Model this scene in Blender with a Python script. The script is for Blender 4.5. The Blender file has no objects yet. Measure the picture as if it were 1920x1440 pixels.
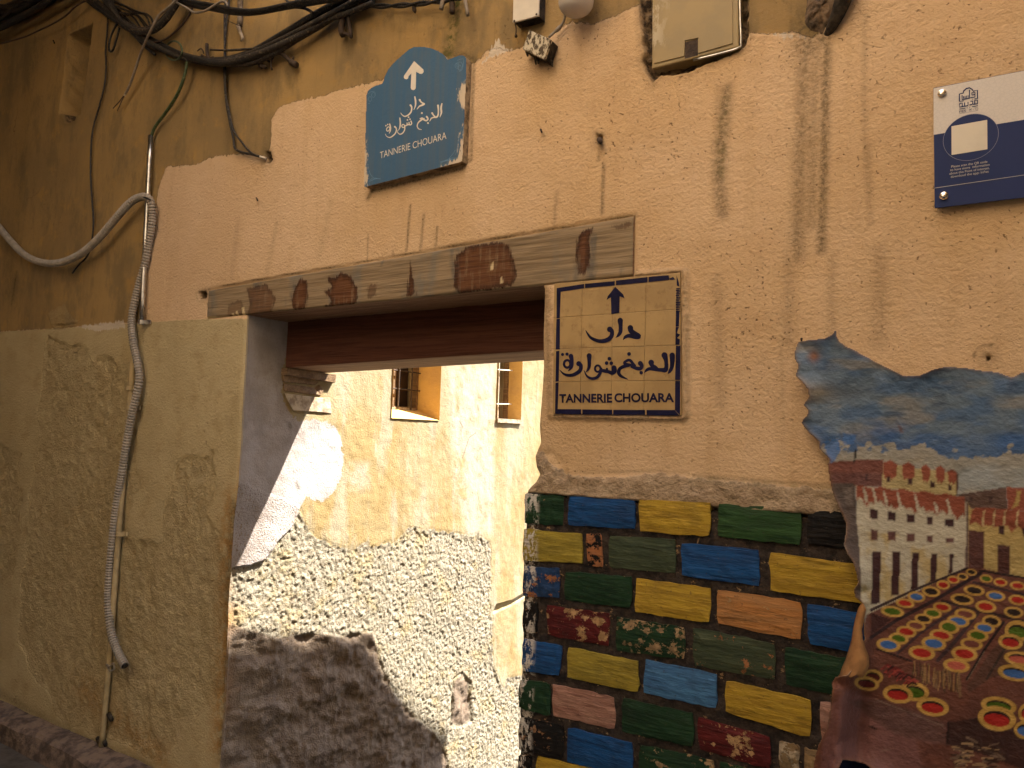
import bpy, math, random
import numpy as np
from mathutils import Vector, Matrix

random.seed(7)
rng = np.random.default_rng(11)
SC = bpy.context.scene
COL = SC.collection

# ------------------------------------------------------------------ camera
F = 1400.0                                    # focal length in pixels of the 1920 px wide photograph
CAM = np.array([0.0, -2.0, 1.62])
YAW, PIT, ROLL = math.radians(32), math.radians(3.9), math.radians(1.7)
FW = np.array([-math.sin(YAW) * math.cos(PIT), math.cos(YAW) * math.cos(PIT), math.sin(PIT)])
R0 = np.array([math.cos(YAW), math.sin(YAW), 0.0])
U0 = np.cross(R0, FW)
RT = R0 * math.cos(ROLL) + U0 * math.sin(ROLL)
UP = np.cross(RT, FW)
cam_data = bpy.data.cameras.new("camera")
cam_data.sensor_width = 36.0
cam_data.lens = F / 1920 * 36
cam_data.clip_start = 0.05
cam_data.clip_end = 300
cam = bpy.data.objects.new("camera", cam_data)
COL.objects.link(cam)
cam.matrix_world = Matrix(((RT[0], UP[0], -FW[0], CAM[0]), (RT[1], UP[1], -FW[1], CAM[1]),
                           (RT[2], UP[2], -FW[2], CAM[2]), (0, 0, 0, 1)))
SC.camera = cam

# ------------------------------------------------------------------ light
SUN = Vector((0.37, 0.45, 0.88)).normalized()  # towards the sun
world = bpy.data.worlds.new("World")
SC.world = world
world.use_nodes = True
wn = world.node_tree
sky = wn.nodes.new("ShaderNodeTexSky")
sky.sky_type = 'NISHITA'
sky.sun_disc = False
sky.sun_elevation = math.asin(SUN.z)
sky.sun_rotation = math.atan2(SUN.x, SUN.y)
bg = wn.nodes["Background"]
bg.inputs[1].default_value = 0.13
wn.links.new(sky.outputs[0], bg.inputs[0])
sl = bpy.data.lights.new("sun", 'SUN')
sl.energy = 4.6
sl.angle = math.radians(0.5)
sl.color = (1.0, 0.93, 0.82)
so = bpy.data.objects.new("sun", sl)
COL.objects.link(so)
so.rotation_mode = 'QUATERNION'
so.rotation_quaternion = SUN.to_track_quat('Z', 'Y')
SC.view_settings.view_transform = 'Standard'
SC.view_settings.look = 'None'
SC.view_settings.exposure = 2.92
SC.view_settings.gamma = 1.0
SC.view_settings.use_curve_mapping = False
SC.render.engine = 'CYCLES'
SC.cycles.max_bounces = 8
SC.cycles.diffuse_bounces = 6

# ------------------------------------------------------------------ from a sight line to a place in the world
def ray(px, py):
    px = np.asarray(px, float)[..., None]
    py = np.asarray(py, float)[..., None]
    return FW * F + RT * (px - 960) + UP * (720 - py)

def W(px, py, off=0.0):
    """point of the house wall plane (or a plane `off` metres in front of it)"""
    d = ray(px, py)
    t = (-np.asarray(off, float) - CAM[1]) / d[..., 1]
    return CAM + d * t[..., None]

def A(px, py, X):
    """point on the plane x = X (the passage's side wall)"""
    d = ray(px, py)
    t = (X - CAM[0]) / d[..., 0]
    return CAM + d * np.asarray(t)[..., None]

def G(px, py, z):
    d = ray(px, py)
    t = (z - CAM[2]) / d[..., 2]
    return CAM + d * np.asarray(t)[..., None]

def wxz(pts):
    a = np.array(pts, float)
    w = W(a[:, 0], a[:, 1])
    return np.stack([w[:, 0], w[:, 2]], 1)

XJ = float(W(463, 600)[0])                    # left side of the opening
YB1, YB2 = 0.215, 0.447                       # second beam, front and back

def ayz(pts):
    a = np.array(pts, float)
    w = A(a[:, 0], a[:, 1], XJ)
    return np.stack([w[:, 1], w[:, 2]], 1)

# ------------------------------------------------------------------ small maths
_T = rng.random((256, 256))
def vn(u, v, seed=0):
    u = np.asarray(u) + seed * 17.13
    v = np.asarray(v) + seed * 7.77
    iu = np.floor(u).astype(int); iv = np.floor(v).astype(int)
    fu = u - iu; fv = v - iv
    fu = fu * fu * (3 - 2 * fu); fv = fv * fv * (3 - 2 * fv)
    a = _T[iu & 255, iv & 255]; b = _T[(iu + 1) & 255, iv & 255]
    c = _T[iu & 255, (iv + 1) & 255]; d = _T[(iu + 1) & 255, (iv + 1) & 255]
    return (a * (1 - fu) + b * fu) * (1 - fv) + (c * (1 - fu) + d * fu) * fv

def fbm(u, v, seed=0, octv=4):
    s = 0; a = 1; t = 0
    for i in range(octv):
        s = s + a * vn(u * 2 ** i, v * 2 ** i, seed + i); t += a; a *= 0.5
    return s / t - 0.5

def sdf(x, y, poly, far=0.3):
    """signed distance to a polygon, positive inside"""
    p = np.asarray(poly, float)
    x = np.asarray(x, float); y = np.asarray(y, float)
    out = np.full(x.shape, -far)
    lo = p.min(0) - far; hi = p.max(0) + far
    m = (x > lo[0]) & (x < hi[0]) & (y > lo[1]) & (y < hi[1])
    if not m.any():
        return out
    xs = x[m]; ys = y[m]
    d2 = np.full(xs.shape, 1e9); ins = np.zeros(xs.shape, bool)
    for i in range(len(p)):
        ax, ay = p[i]; bx, by = p[(i + 1) % len(p)]
        ex, ey = bx - ax, by - ay
        L = ex * ex + ey * ey + 1e-12
        t = np.clip(((xs - ax) * ex + (ys - ay) * ey) / L, 0, 1)
        d2 = np.minimum(d2, (xs - ax - t * ex) ** 2 + (ys - ay - t * ey) ** 2)
        c = (ay > ys) != (by > ys)
        if abs(ey) > 1e-12:
            ins ^= c & (xs < ax + (ys - ay) / ey * ex)
    d = np.sqrt(d2)
    out[m] = np.where(ins, d, -d)
    return np.maximum(out, -far)

def sm(a, b, x):
    t = np.clip((x - a) / (b - a), 0, 1)
    return t * t * (3 - 2 * t)

def streak(x, z, lines):
    """soft lines of dirt down the wall, and some painted shade: each line is a list of points, half width, strength"""
    s = np.zeros(x.shape)
    for pts, hw, k in lines:
        p = np.asarray(pts, float)
        best = np.zeros(x.shape)
        for i in range(len(p) - 1):
            ax, ay = p[i]; bx, by = p[i + 1]
            m = (x > min(ax, bx) - 4 * hw) & (x < max(ax, bx) + 4 * hw) & (z > min(ay, by) - 4 * hw) & (z < max(ay, by) + 4 * hw)
            ex, ey = bx - ax, by - ay
            L = ex * ex + ey * ey + 1e-12
            t = ((x[m] - ax) * ex + (z[m] - ay) * ey) / L
            tc = np.clip(t, 0, 1)
            d2 = (x[m] - ax - tc * ex) ** 2 + (z[m] - ay - tc * ey) ** 2
            best[m] = np.maximum(best[m], np.exp(-d2 / (2 * hw * hw)))
        s = np.maximum(s, best * k)
    return s

# ------------------------------------------------------------------ mesh helpers
def link(name, me, parent=None, mat=None):
    o = bpy.data.objects.new(name, me)
    COL.objects.link(o)
    if parent is not None:
        o.parent = parent
        o.matrix_parent_inverse = parent.matrix_basis.inverted()
    if mat is not None:
        for m in (mat if isinstance(mat, (list, tuple)) else [mat]):
            me.materials.append(m)
    return o

def mesh(name, verts, faces, mat=None, parent=None, smooth=False, fmat=None):
    me = bpy.data.meshes.new(name)
    me.from_pydata([tuple(v) for v in verts], [], [tuple(f) for f in faces])
    if smooth:
        me.polygons.foreach_set("use_smooth", [True] * len(me.polygons))
    o = link(name, me, parent, mat)
    if fmat is not None:
        me.polygons.foreach_set("material_index", fmat)
    me.update()
    return o

def fast_mesh(name, verts, quads, mat=None, parent=None, smooth=True, attrs=None):
    verts = np.ascontiguousarray(verts, np.float32); quads = np.ascontiguousarray(quads, np.int32)
    used = np.zeros(len(verts), bool); used[quads.ravel()] = True
    idx = np.cumsum(used) - 1
    quads = idx[quads].astype(np.int32)
    verts = verts[used]
    me = bpy.data.meshes.new(name)
    me.vertices.add(len(verts)); me.vertices.foreach_set("co", verts.ravel())
    me.loops.add(quads.size); me.loops.foreach_set("vertex_index", quads.ravel())
    me.polygons.add(len(quads))
    me.polygons.foreach_set("loop_start", np.arange(0, quads.size, 4, dtype=np.int32))
    me.polygons.foreach_set("use_smooth", np.full(len(quads), smooth))
    me.update(calc_edges=True)
    for k, a in (attrs or {}).items():
        a = np.asarray(a, np.float32)[used]
        if a.ndim == 1:
            at = me.attributes.new(k, 'FLOAT', 'POINT'); at.data.foreach_set("value", a)
        else:
            at = me.attributes.new(k, 'FLOAT_COLOR', 'POINT')
            at.data.foreach_set("color", np.concatenate([a, np.ones((len(a), 1), np.float32)], 1).ravel().astype(np.float32))
    return link(name, me, parent, mat)

def grid_quads(nr, nc):
    i = np.arange(nr - 1)[:, None] * nc + np.arange(nc - 1)[None, :]
    return np.stack([i, i + 1, i + nc + 1, i + nc], -1)       # (nr-1, nc-1, 4)

def boxv(lo, hi):
    (a, b, c), (d, e, f) = lo, hi
    v = [(a, b, c), (d, b, c), (d, e, c), (a, e, c), (a, b, f), (d, b, f), (d, e, f), (a, e, f)]
    q = [(0, 3, 2, 1), (4, 5, 6, 7), (0, 1, 5, 4), (1, 2, 6, 5), (2, 3, 7, 6), (3, 0, 4, 7)]
    return v, q

def box(name, lo, hi, mat, parent=None, bevel=0.0):
    v, q = boxv(lo, hi)
    o = mesh(name, v, q, mat, parent)
    if bevel:
        bv = o.modifiers.new("bevel", 'BEVEL'); bv.width = bevel; bv.segments = 2
    return o

def prism(name, front, back, mat, parent=None, bevel=0.0, fmat=None):
    """closed solid between two outlines of the same number of points"""
    n = len(front)
    v = list(map(tuple, front)) + list(map(tuple, back))
    f = [tuple(range(n)), tuple(range(2 * n - 1, n - 1, -1))]
    f += [(i, i + n, (i + 1) % n + n, (i + 1) % n) for i in range(n)]
    o = mesh(name, v, f, mat, parent, fmat=fmat)
    if bevel:
        bv = o.modifiers.new("bevel", 'BEVEL'); bv.width = bevel; bv.segments = 2; bv.limit_method = 'ANGLE'
    return o

def spline(pts, step):
    p = [Vector(q) for q in pts]
    if len(p) < 3:
        n = max(2, int((p[1] - p[0]).length / step))
        return [p[0].lerp(p[1], i / n) for i in range(n + 1)]
    p = [p[0] * 2 - p[1]] + p + [p[-1] * 2 - p[-2]]
    out = []
    for i in range(1, len(p) - 2):
        a, b, c, d = p[i - 1:i + 3]
        n = max(2, int((c - b).length / step))
        for k in range(n):
            t = k / n
            out.append(0.5 * ((2 * b) + (c - a) * t + (2 * a - 5 * b + 4 * c - d) * t * t + (3 * b - a - 3 * c + d) * t ** 3))
    out.append(p[-2])
    return out

def tube_data(pts, r, step=0.02, seg=8, rf=None):
    P = spline(pts, step)
    n = len(P)
    V = []; Q = []
    up = Vector((0.13, 0.97, 0.2)).normalized()
    s = 0
    for i in range(n):
        t = (P[min(i + 1, n - 1)] - P[max(i - 1, 0)]).normalized()
        a = t.cross(up)
        if a.length < 1e-4: a = t.cross(Vector((1, 0, 0)))
        a.normalize(); b = a.cross(t).normalized()
        if i: s += (P[i] - P[i - 1]).length
        rr = (rf(s, i, n) if rf else 1) * r
        for k in range(seg):
            w = 2 * math.pi * k / seg
            V.append(P[i] + a * (rr * math.cos(w)) + b * (rr * math.sin(w)))
    for i in range(n - 1):
        for k in range(seg):
            k2 = (k + 1) % seg
            Q.append((i * seg + k, i * seg + k2, (i + 1) * seg + k2, (i + 1) * seg + k))
    Q.append(tuple(range(seg - 1, -1, -1)))
    Q.append(tuple(range((n - 1) * seg, n * seg)))
    return V, Q

def tube(name, pts, r, mat, parent=None, step=0.02, seg=8, rf=None):
    V, Q = tube_data(pts, r, step, seg, rf)
    return mesh(name, V, Q, mat, parent, smooth=True)

def join(datas):
    V = []; Q = []
    for v, q in datas:
        n = len(V); V += list(v); Q += [tuple(i + n for i in f) for f in q]
    return V, Q

def empty(name, loc, label, cat, group=None):
    o = bpy.data.objects.new(name, None)
    COL.objects.link(o)
    o.location = tuple(float(v) for v in loc)
    o.empty_display_size = 0.05
    tag(o, label, cat, group)
    return o

def tag(o, label=None, cat=None, group=None, kind=None):
    if label: o["label"] = label
    if cat: o["category"] = cat
    if group: o["group"] = group
    if kind: o["kind"] = kind
    return o

# ------------------------------------------------------------------ material helpers
class NT:
    def __init__(s, name):
        s.m = bpy.data.materials.new(name)
        s.m.use_nodes = True
        s.t = s.m.node_tree
        s.b = s.t.nodes["Principled BSDF"]
        s.b.inputs["Roughness"].default_value = 0.85
        s.b.inputs["Specular IOR Level"].default_value = 0.25
        tc = s.t.nodes.new("ShaderNodeTexCoord")
        s.co = tc.outputs["Object"]
    def set(s, sock, v):
        if hasattr(v, "is_output"): s.t.links.new(v, sock)
        elif isinstance(v, (tuple, list)):
            sock.default_value = (*v, 1.0) if len(v) == 3 and len(sock.default_value) == 4 else v
        else: sock.default_value = v
    def map(s, scale=(1, 1, 1), loc=(0, 0, 0), rot=(0, 0, 0)):
        n = s.t.nodes.new("ShaderNodeMapping")
        s.t.links.new(s.co, n.inputs[0])
        n.inputs["Scale"].default_value = scale; n.inputs["Location"].default_value = loc
        n.inputs["Rotation"].default_value = rot
        return n.outputs[0]
    def noise(s, scale, detail=4, rough=0.55, co=None, dist=0.0):
        n = s.t.nodes.new("ShaderNodeTexNoise")
        s.t.links.new(co if co is not None else s.co, n.inputs["Vector"])
        n.inputs["Scale"].default_value = scale; n.inputs["Detail"].default_value = detail
        n.inputs["Roughness"].default_value = rough; n.inputs["Distortion"].default_value = dist
        return n.outputs[0]
    def voro(s, scale, co=None, feature='F1'):
        n = s.t.nodes.new("ShaderNodeTexVoronoi")
        n.feature = feature
        s.t.links.new(co if co is not None else s.co, n.inputs["Vector"])
        n.inputs["Scale"].default_value = scale
        return n.outputs[0]
    def attr(s, name, kind='GEOMETRY', out="Fac"):
        n = s.t.nodes.new("ShaderNodeAttribute"); n.attribute_name = name; n.attribute_type = kind
        return n.outputs[out]
    def math(s, op, a, b=0.0, clamp=False):
        n = s.t.nodes.new("ShaderNodeMath"); n.operation = op; n.use_clamp = clamp
        s.set(n.inputs[0], a); s.set(n.inputs[1], b)
        return n.outputs[0]
    def ramp(s, x, a, b, lo=0.0, hi=1.0):
        n = s.t.nodes.new("ShaderNodeMapRange"); n.interpolation_type = 'SMOOTHSTEP'
        s.set(n.inputs["Value"], x)
        n.inputs["From Min"].default_value = a; n.inputs["From Max"].default_value = b
        n.inputs["To Min"].default_value = lo; n.inputs["To Max"].default_value = hi
        return n.outputs[0]
    def mix(s, f, a, b, mode='MIX'):
        n = s.t.nodes.new("ShaderNodeMix"); n.data_type = 'RGBA'; n.blend_type = mode
        s.set(n.inputs[0], f); s.set(n.inputs[6], a); s.set(n.inputs[7], b)
        return n.outputs[2]
    def sep(s, axis):
        n = s.t.nodes.new("ShaderNodeSeparateXYZ"); s.t.links.new(s.co, n.inputs[0])
        return n.outputs[axis]
    def bump(s, h, dist, strength=1.0):
        n = s.t.nodes.new("ShaderNodeBump")
        n.inputs["Distance"].default_value = dist; n.inputs["Strength"].default_value = strength
        s.set(n.inputs["Height"], h)
        if s.b.inputs["Normal"].links:
            s.t.links.new(s.b.inputs["Normal"].links[0].from_socket, n.inputs["Normal"])
        s.t.links.new(n.outputs[0], s.b.inputs["Normal"])
        return n
    def col(s, c): s.set(s.b.inputs["Base Color"], c)

def simple(name, c, rough=0.7, var=0.25, scale=30, metal=0.0, bump=0.0, spec=0.3, dark=None, dust=0.0):
    n = NT(name)
    c2 = tuple(x * (1 - var) for x in c) if dark is None else dark
    f = n.ramp(n.noise(scale, 5, 0.6), 0.38, 0.64)
    cc = n.mix(f, c, c2)
    if dust:
        cc = n.mix(n.math('MULTIPLY', n.ramp(n.noise(scale * 2.3, 4, 0.7), 0.52, 0.68), dust), cc, (0.30, 0.23, 0.14))
    n.col(cc)
    n.b.inputs["Roughness"].default_value = rough
    n.b.inputs["Metallic"].default_value = metal
    n.b.inputs["Specular IOR Level"].default_value = spec
    if bump: n.bump(n.noise(scale * 3, 4, 0.6), bump)
    return n.m

# house wall plaster: several coats of paint, whose edges come from distances stored on the mesh
def wall_material():
    n = NT("painted_plaster")
    big = n.noise(1.6, 5, 0.6); mid = n.noise(9, 5, 0.6); fine = n.noise(70, 4, 0.65)
    vert = n.noise(1.0, 6, 0.6, n.map((14, 14, 1.1)))
    vert2 = n.noise(1.0, 5, 0.6, n.map((45, 45, 2.2), (3, 0, 1)))
    edge = n.math('MULTIPLY', n.math('SUBTRACT', n.noise(28, 6, 0.7), 0.5), 0.035)
    edge2 = n.math('MULTIPLY', n.math('SUBTRACT', n.noise(1, 5, 0.65, n.map((60, 60, 14))), 0.5), 0.03)
    # peach coat
    peach = n.mix(n.ramp(big, 0.36, 0.66), (0.630, 0.440, 0.268), (0.570, 0.380, 0.205))
    peach = n.mix(n.math('MULTIPLY', n.ramp(mid, 0.5, 0.72), 0.35), peach, (0.49, 0.315, 0.170))
    peach = n.mix(n.math('MULTIPLY', n.ramp(vert, 0.50, 0.75), 0.30), peach, (0.40, 0.25, 0.12))
    pale = n.attr("pale")
    peach = n.mix(n.math('MULTIPLY', pale, 0.55), peach, (0.57, 0.40, 0.26))
    # ochre coat
    och = n.mix(n.ramp(big, 0.36, 0.66), (0.345, 0.222, 0.088), (0.245, 0.165, 0.076))
    och = n.mix(n.math('MULTIPLY', n.ramp(n.noise(3.2, 6, 0.68, n.map((2.2, 2.2, 1))), 0.46, 0.62), 0.65), och, (0.180, 0.128, 0.066))
    och = n.mix(n.math('MULTIPLY', n.ramp(vert2, 0.56, 0.76), 0.32), och, (0.15, 0.10, 0.048))
    och = n.mix(n.math('MULTIPLY', n.ramp(mid, 0.55, 0.70), 0.5), och, (0.40, 0.235, 0.070))
    m = n.ramp(n.math('ADD', n.math('ADD', n.attr("sd_ochre"), edge), edge2), -0.001, 0.002)
    c = n.mix(m, peach, och)
    # cream dado coat
    cr = n.mix(n.ramp(big, 0.36, 0.66), (0.475, 0.378, 0.212), (0.405, 0.316, 0.168))
    cr = n.mix(n.math('MULTIPLY', n.ramp(mid, 0.48, 0.7), 0.5), cr, (0.335, 0.240, 0.110))
    mc = n.ramp(n.math('ADD', n.attr("sd_cream"), n.math('MULTIPLY', edge, 0.5)), -0.001, 0.002)
    c = n.mix(mc, c, cr)
    # bare rough render
    ro = n.mix(n.ramp(n.noise(20, 5, 0.7), 0.40, 0.62), (0.42, 0.325, 0.170), (0.295, 0.215, 0.105))
    mr = n.ramp(n.math('ADD', n.attr("sd_rough"), n.math('MULTIPLY', edge, 0.8)), -0.001, 0.004)
    c = n.mix(n.math('MULTIPLY', mr, 0.4), c, ro)
    c = n.mix(n.math('MULTIPLY', n.attr("rust"), n.ramp(n.noise(24, 5, 0.7), 0.35, 0.6)), c, (0.36, 0.185, 0.05))
    # cement band and scraped whitewash
    ce = n.mix(n.ramp(n.noise(14, 6, 0.7), 0.42, 0.62), (0.49, 0.365, 0.245), (0.35, 0.250, 0.160))
    ce = n.mix(n.math('MULTIPLY', n.ramp(n.noise(60, 4, 0.7, n.map((1, 1, 2))), 0.54, 0.66), 0.6), ce, (0.17, 0.13, 0.085))
    mb = n.ramp(n.math('ADD', n.attr("sd_band"), edge), -0.001, 0.004)
    c = n.mix(mb, c, ce)
    wh = n.ramp(n.math('ADD', n.attr("sd_white"), n.math('MULTIPLY', edge2, 2.0)), 0.0, 0.006)
    c = n.mix(n.math('MULTIPLY', wh, 0.8), c, (0.60, 0.52, 0.42))
    # pits and pinholes
    pit = n.math('MULTIPLY', n.ramp(n.noise(115, 2, 0.5), 0.65, 0.71), n.ramp(n.noise(5, 4, 0.6), 0.36, 0.60))
    c = n.mix(n.math('MULTIPLY', pit, n.math('SUBTRACT', 0.75, n.math('MULTIPLY', m, 0.5))), c, (0.17, 0.10, 0.05))
    # dirt washed down, with painted shade of the niche and lamp
    st = n.attr("stain_shade")
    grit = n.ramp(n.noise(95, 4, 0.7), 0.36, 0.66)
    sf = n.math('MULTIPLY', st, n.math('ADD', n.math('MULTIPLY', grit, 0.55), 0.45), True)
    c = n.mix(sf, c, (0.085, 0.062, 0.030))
    mo = n.math('MULTIPLY', n.attr("moss"), n.ramp(n.noise(40, 5, 0.7), 0.40, 0.60))
    c = n.mix(mo, c, (0.075, 0.075, 0.018))
    # crumbled mortar in the cut-outs
    ho = n.ramp(n.math('ADD', n.attr("sd_hole"), n.math('MULTIPLY', edge, 0.6)), -0.004, 0.006)
    hc = n.mix(n.ramp(n.noise(45, 5, 0.7), 0.42, 0.62), (0.045, 0.030, 0.020), (0.20, 0.135, 0.075))
    c = n.mix(ho, c, hc)
    # hairline cracks
    wob = n.t.nodes.new("ShaderNodeVectorMath"); wob.operation = 'ADD'
    nz = n.t.nodes.new("ShaderNodeTexNoise"); nz.inputs["Scale"].default_value = 9
    n.t.links.new(n.co, nz.inputs["Vector"])
    sc = n.t.nodes.new("ShaderNodeVectorMath"); sc.operation = 'SCALE'; sc.inputs[3].default_value = 0.22
    n.t.links.new(nz.outputs[1], sc.inputs[0]); n.t.links.new(n.co, wob.inputs[0]); n.t.links.new(sc.outputs[0], wob.inputs[1])
    cv = n.voro(1.3, wob.outputs[0], 'DISTANCE_TO_EDGE')
    crack = n.math('MULTIPLY', n.ramp(cv, 0.004, 0.001), n.ramp(n.noise(2.2, 3), 0.58, 0.68))
    c = n.mix(n.math('MULTIPLY', crack, 0.45), c, (0.16, 0.10, 0.055))
    n.col(c)
    n.b.inputs["Roughness"].default_value = 0.9
    n.b.inputs["Specular IOR Level"].default_value = 0.15
    smooth = n.math('SUBTRACT', 1.0, n.math('MULTIPLY', m, 0.55))
    rough = n.math('ADD', smooth, n.math('MULTIPLY', n.math('ADD', mr, mb), 0.8))
    h = n.math('MULTIPLY', n.math('ADD', n.math('MULTIPLY', n.noise(105, 5, 0.66), 1.0), n.math('MULTIPLY', n.noise(38, 4, 0.6, n.map((1, 1, 1.7))), 0.5)), rough)
    h = n.math('SUBTRACT', h, n.math('MULTIPLY', pit, 0.8))
    h = n.math('SUBTRACT', h, n.math('MULTIPLY', crack, 0.8))
    n.bump(h, 0.0054)
    # the paint coats have thickness
    n.bump(n.math('ADD', n.math('MULTIPLY', mc, 0.6), n.math('SUBTRACT', 1.0, m)), 0.0012)
    return n.m

def alley_material():
    n = NT("sunlit_plaster")
    big = n.noise(1.9, 5, 0.6); mid = n.noise(8, 5, 0.62)
    edge = n.math('MULTIPLY', n.math('SUBTRACT', n.noise(30, 6, 0.7), 0.5), 0.04)
    ye = n.mix(n.ramp(big, 0.38, 0.62), (0.315, 0.225, 0.100), (0.335, 0.270, 0.155))
    ye = n.mix(n.math('MULTIPLY', n.ramp(mid, 0.48, 0.68), 0.6), ye, (0.285, 0.188, 0.072))
    li = n.ramp(n.noise(1, 5, 0.65, n.map((9, 6, 1.6))), 0.50, 0.64)
    ye = n.mix(n.math('MULTIPLY', li, 0.75), ye, (0.355, 0.312, 0.222))
    ye = n.mix(n.math('MULTIPLY', n.ramp(n.noise(1, 5, 0.6, n.map((30, 22, 2.0))), 0.55, 0.72), 0.35), ye, (0.21, 0.145, 0.07))
    ye = n.mix(n.math('MULTIPLY', n.attr("lime"), n.ramp(mid, 0.30, 0.55)), ye, (0.39, 0.35, 0.27))
    gr = n.noise(75, 4, 0.6)
    pe = n.mix(n.ramp(n.noise(34, 4, 0.6), 0.40, 0.62), (0.35, 0.31, 0.232), (0.25, 0.215, 0.152))
    pe = n.mix(n.math('MULTIPLY', n.ramp(mid, 0.50, 0.66), 0.5), pe, (0.34, 0.255, 0.105))
    c = n.mix(n.ramp(n.math('ADD', n.attr("sd_pebble"), edge), -0.001, 0.004), ye, pe)
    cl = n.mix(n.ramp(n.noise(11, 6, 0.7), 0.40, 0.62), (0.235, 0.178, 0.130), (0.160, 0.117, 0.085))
    c = n.mix(n.ramp(n.math('ADD', n.attr("sd_clay_shade"), edge), -0.006, 0.02), c, cl)
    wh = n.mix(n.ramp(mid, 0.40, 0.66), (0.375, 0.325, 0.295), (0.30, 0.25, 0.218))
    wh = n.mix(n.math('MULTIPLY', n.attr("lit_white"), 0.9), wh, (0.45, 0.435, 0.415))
    c = n.mix(n.ramp(n.math('ADD', n.attr("sd_white"), n.math('MULTIPLY', edge, 1.7)), -0.001, 0.003), c, wh)
    rus = n.attr("rust")
    c = n.mix(n.math('MULTIPLY', rus, n.ramp(mid, 0.35, 0.6)), c, (0.34, 0.17, 0.06))
    spk = n.math('MULTIPLY', n.ramp(n.noise(120, 3, 0.6), 0.565, 0.64), n.ramp(n.attr("sd_pebble"), -0.005, 0.01, 0.20, 0.80))
    c = n.mix(spk, c, (0.20, 0.13, 0.07))
    c = n.mix(n.attr("stain_shade"), c, (0.09, 0.06, 0.035))
    n.col(n.mix(1.0, c, (0.755, 0.765, 0.79), 'MULTIPLY'))
    n.b.inputs["Roughness"].default_value = 0.92
    n.b.inputs["Specular IOR Level"].default_value = 0.1
    r = n.math('ADD', 0.5, n.ramp(n.attr("sd_pebble"), -0.005, 0.01, 0, 0.6))
    n.bump(n.math('MULTIPLY', n.math('ADD', n.noise(150, 4, 0.65), n.math('MULTIPLY', gr, 0.5)), r), 0.005)
    return n.m

def wood_material(name, a, b, grain=0.5, stains=False):
    n = NT(name)
    g = n.noise(1, 6, 0.65, n.map((2.2, 40, 60)), 0.6)
    g2 = n.noise(1, 5, 0.6, n.map((7, 160, 190)))
    c = n.mix(n.ramp(g, 0.36, 0.66), a, b)
    c = n.mix(n.math('MULTIPLY', n.ramp(g2, 0.52, 0.68), grain), c, tuple(x * 0.45 for x in b))
    if stains:
        blot = n.noise(1, 5, 0.6, n.map((5, 5, 2.5), (2, 0, 0)))
        c = n.mix(n.math('MULTIPLY', n.ramp(blot, 0.50, 0.64), 0.75), c, (0.16, 0.145, 0.12))
        c = n.mix(n.math('MULTIPLY', n.ramp(n.noise(1, 4, 0.6, n.map((9, 9, 4), (5, 0, 0))), 0.56, 0.68), 0.7), c, (0.09, 0.085, 0.075))
        e = n.math('MULTIPLY', n.math('SUBTRACT', n.noise(1, 6, 0.7, n.map((75, 75, 18))), 0.5), 0.040)
        sd = n.math('ADD', n.attr("sd_rust"), e)
        ins = n.ramp(sd, -0.003, 0.006)
        rc = n.mix(n.ramp(sd, 0.0, 0.028), (0.032, 0.012, 0.006), (0.125, 0.052, 0.020))
        rc = n.mix(n.ramp(g2, 0.45, 0.65), rc, (0.075, 0.026, 0.009))
        c = n.mix(n.math('MULTIPLY', ins, n.math('MULTIPLY', n.attr("rust_k"), n.ramp(n.noise(1, 5, 0.65, n.map((55, 55, 9))), 0.28, 0.50, 0.55, 1.0))), c, rc)
        c = n.mix(n.attr("cream_drip"), c, (0.55, 0.43, 0.24))
    n.col(c)
    n.b.inputs["Roughness"].default_value = 0.8
    n.bump(n.math('ADD', n.math('MULTIPLY', g, 0.6), g2), 0.0025)
    return n.m

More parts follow.
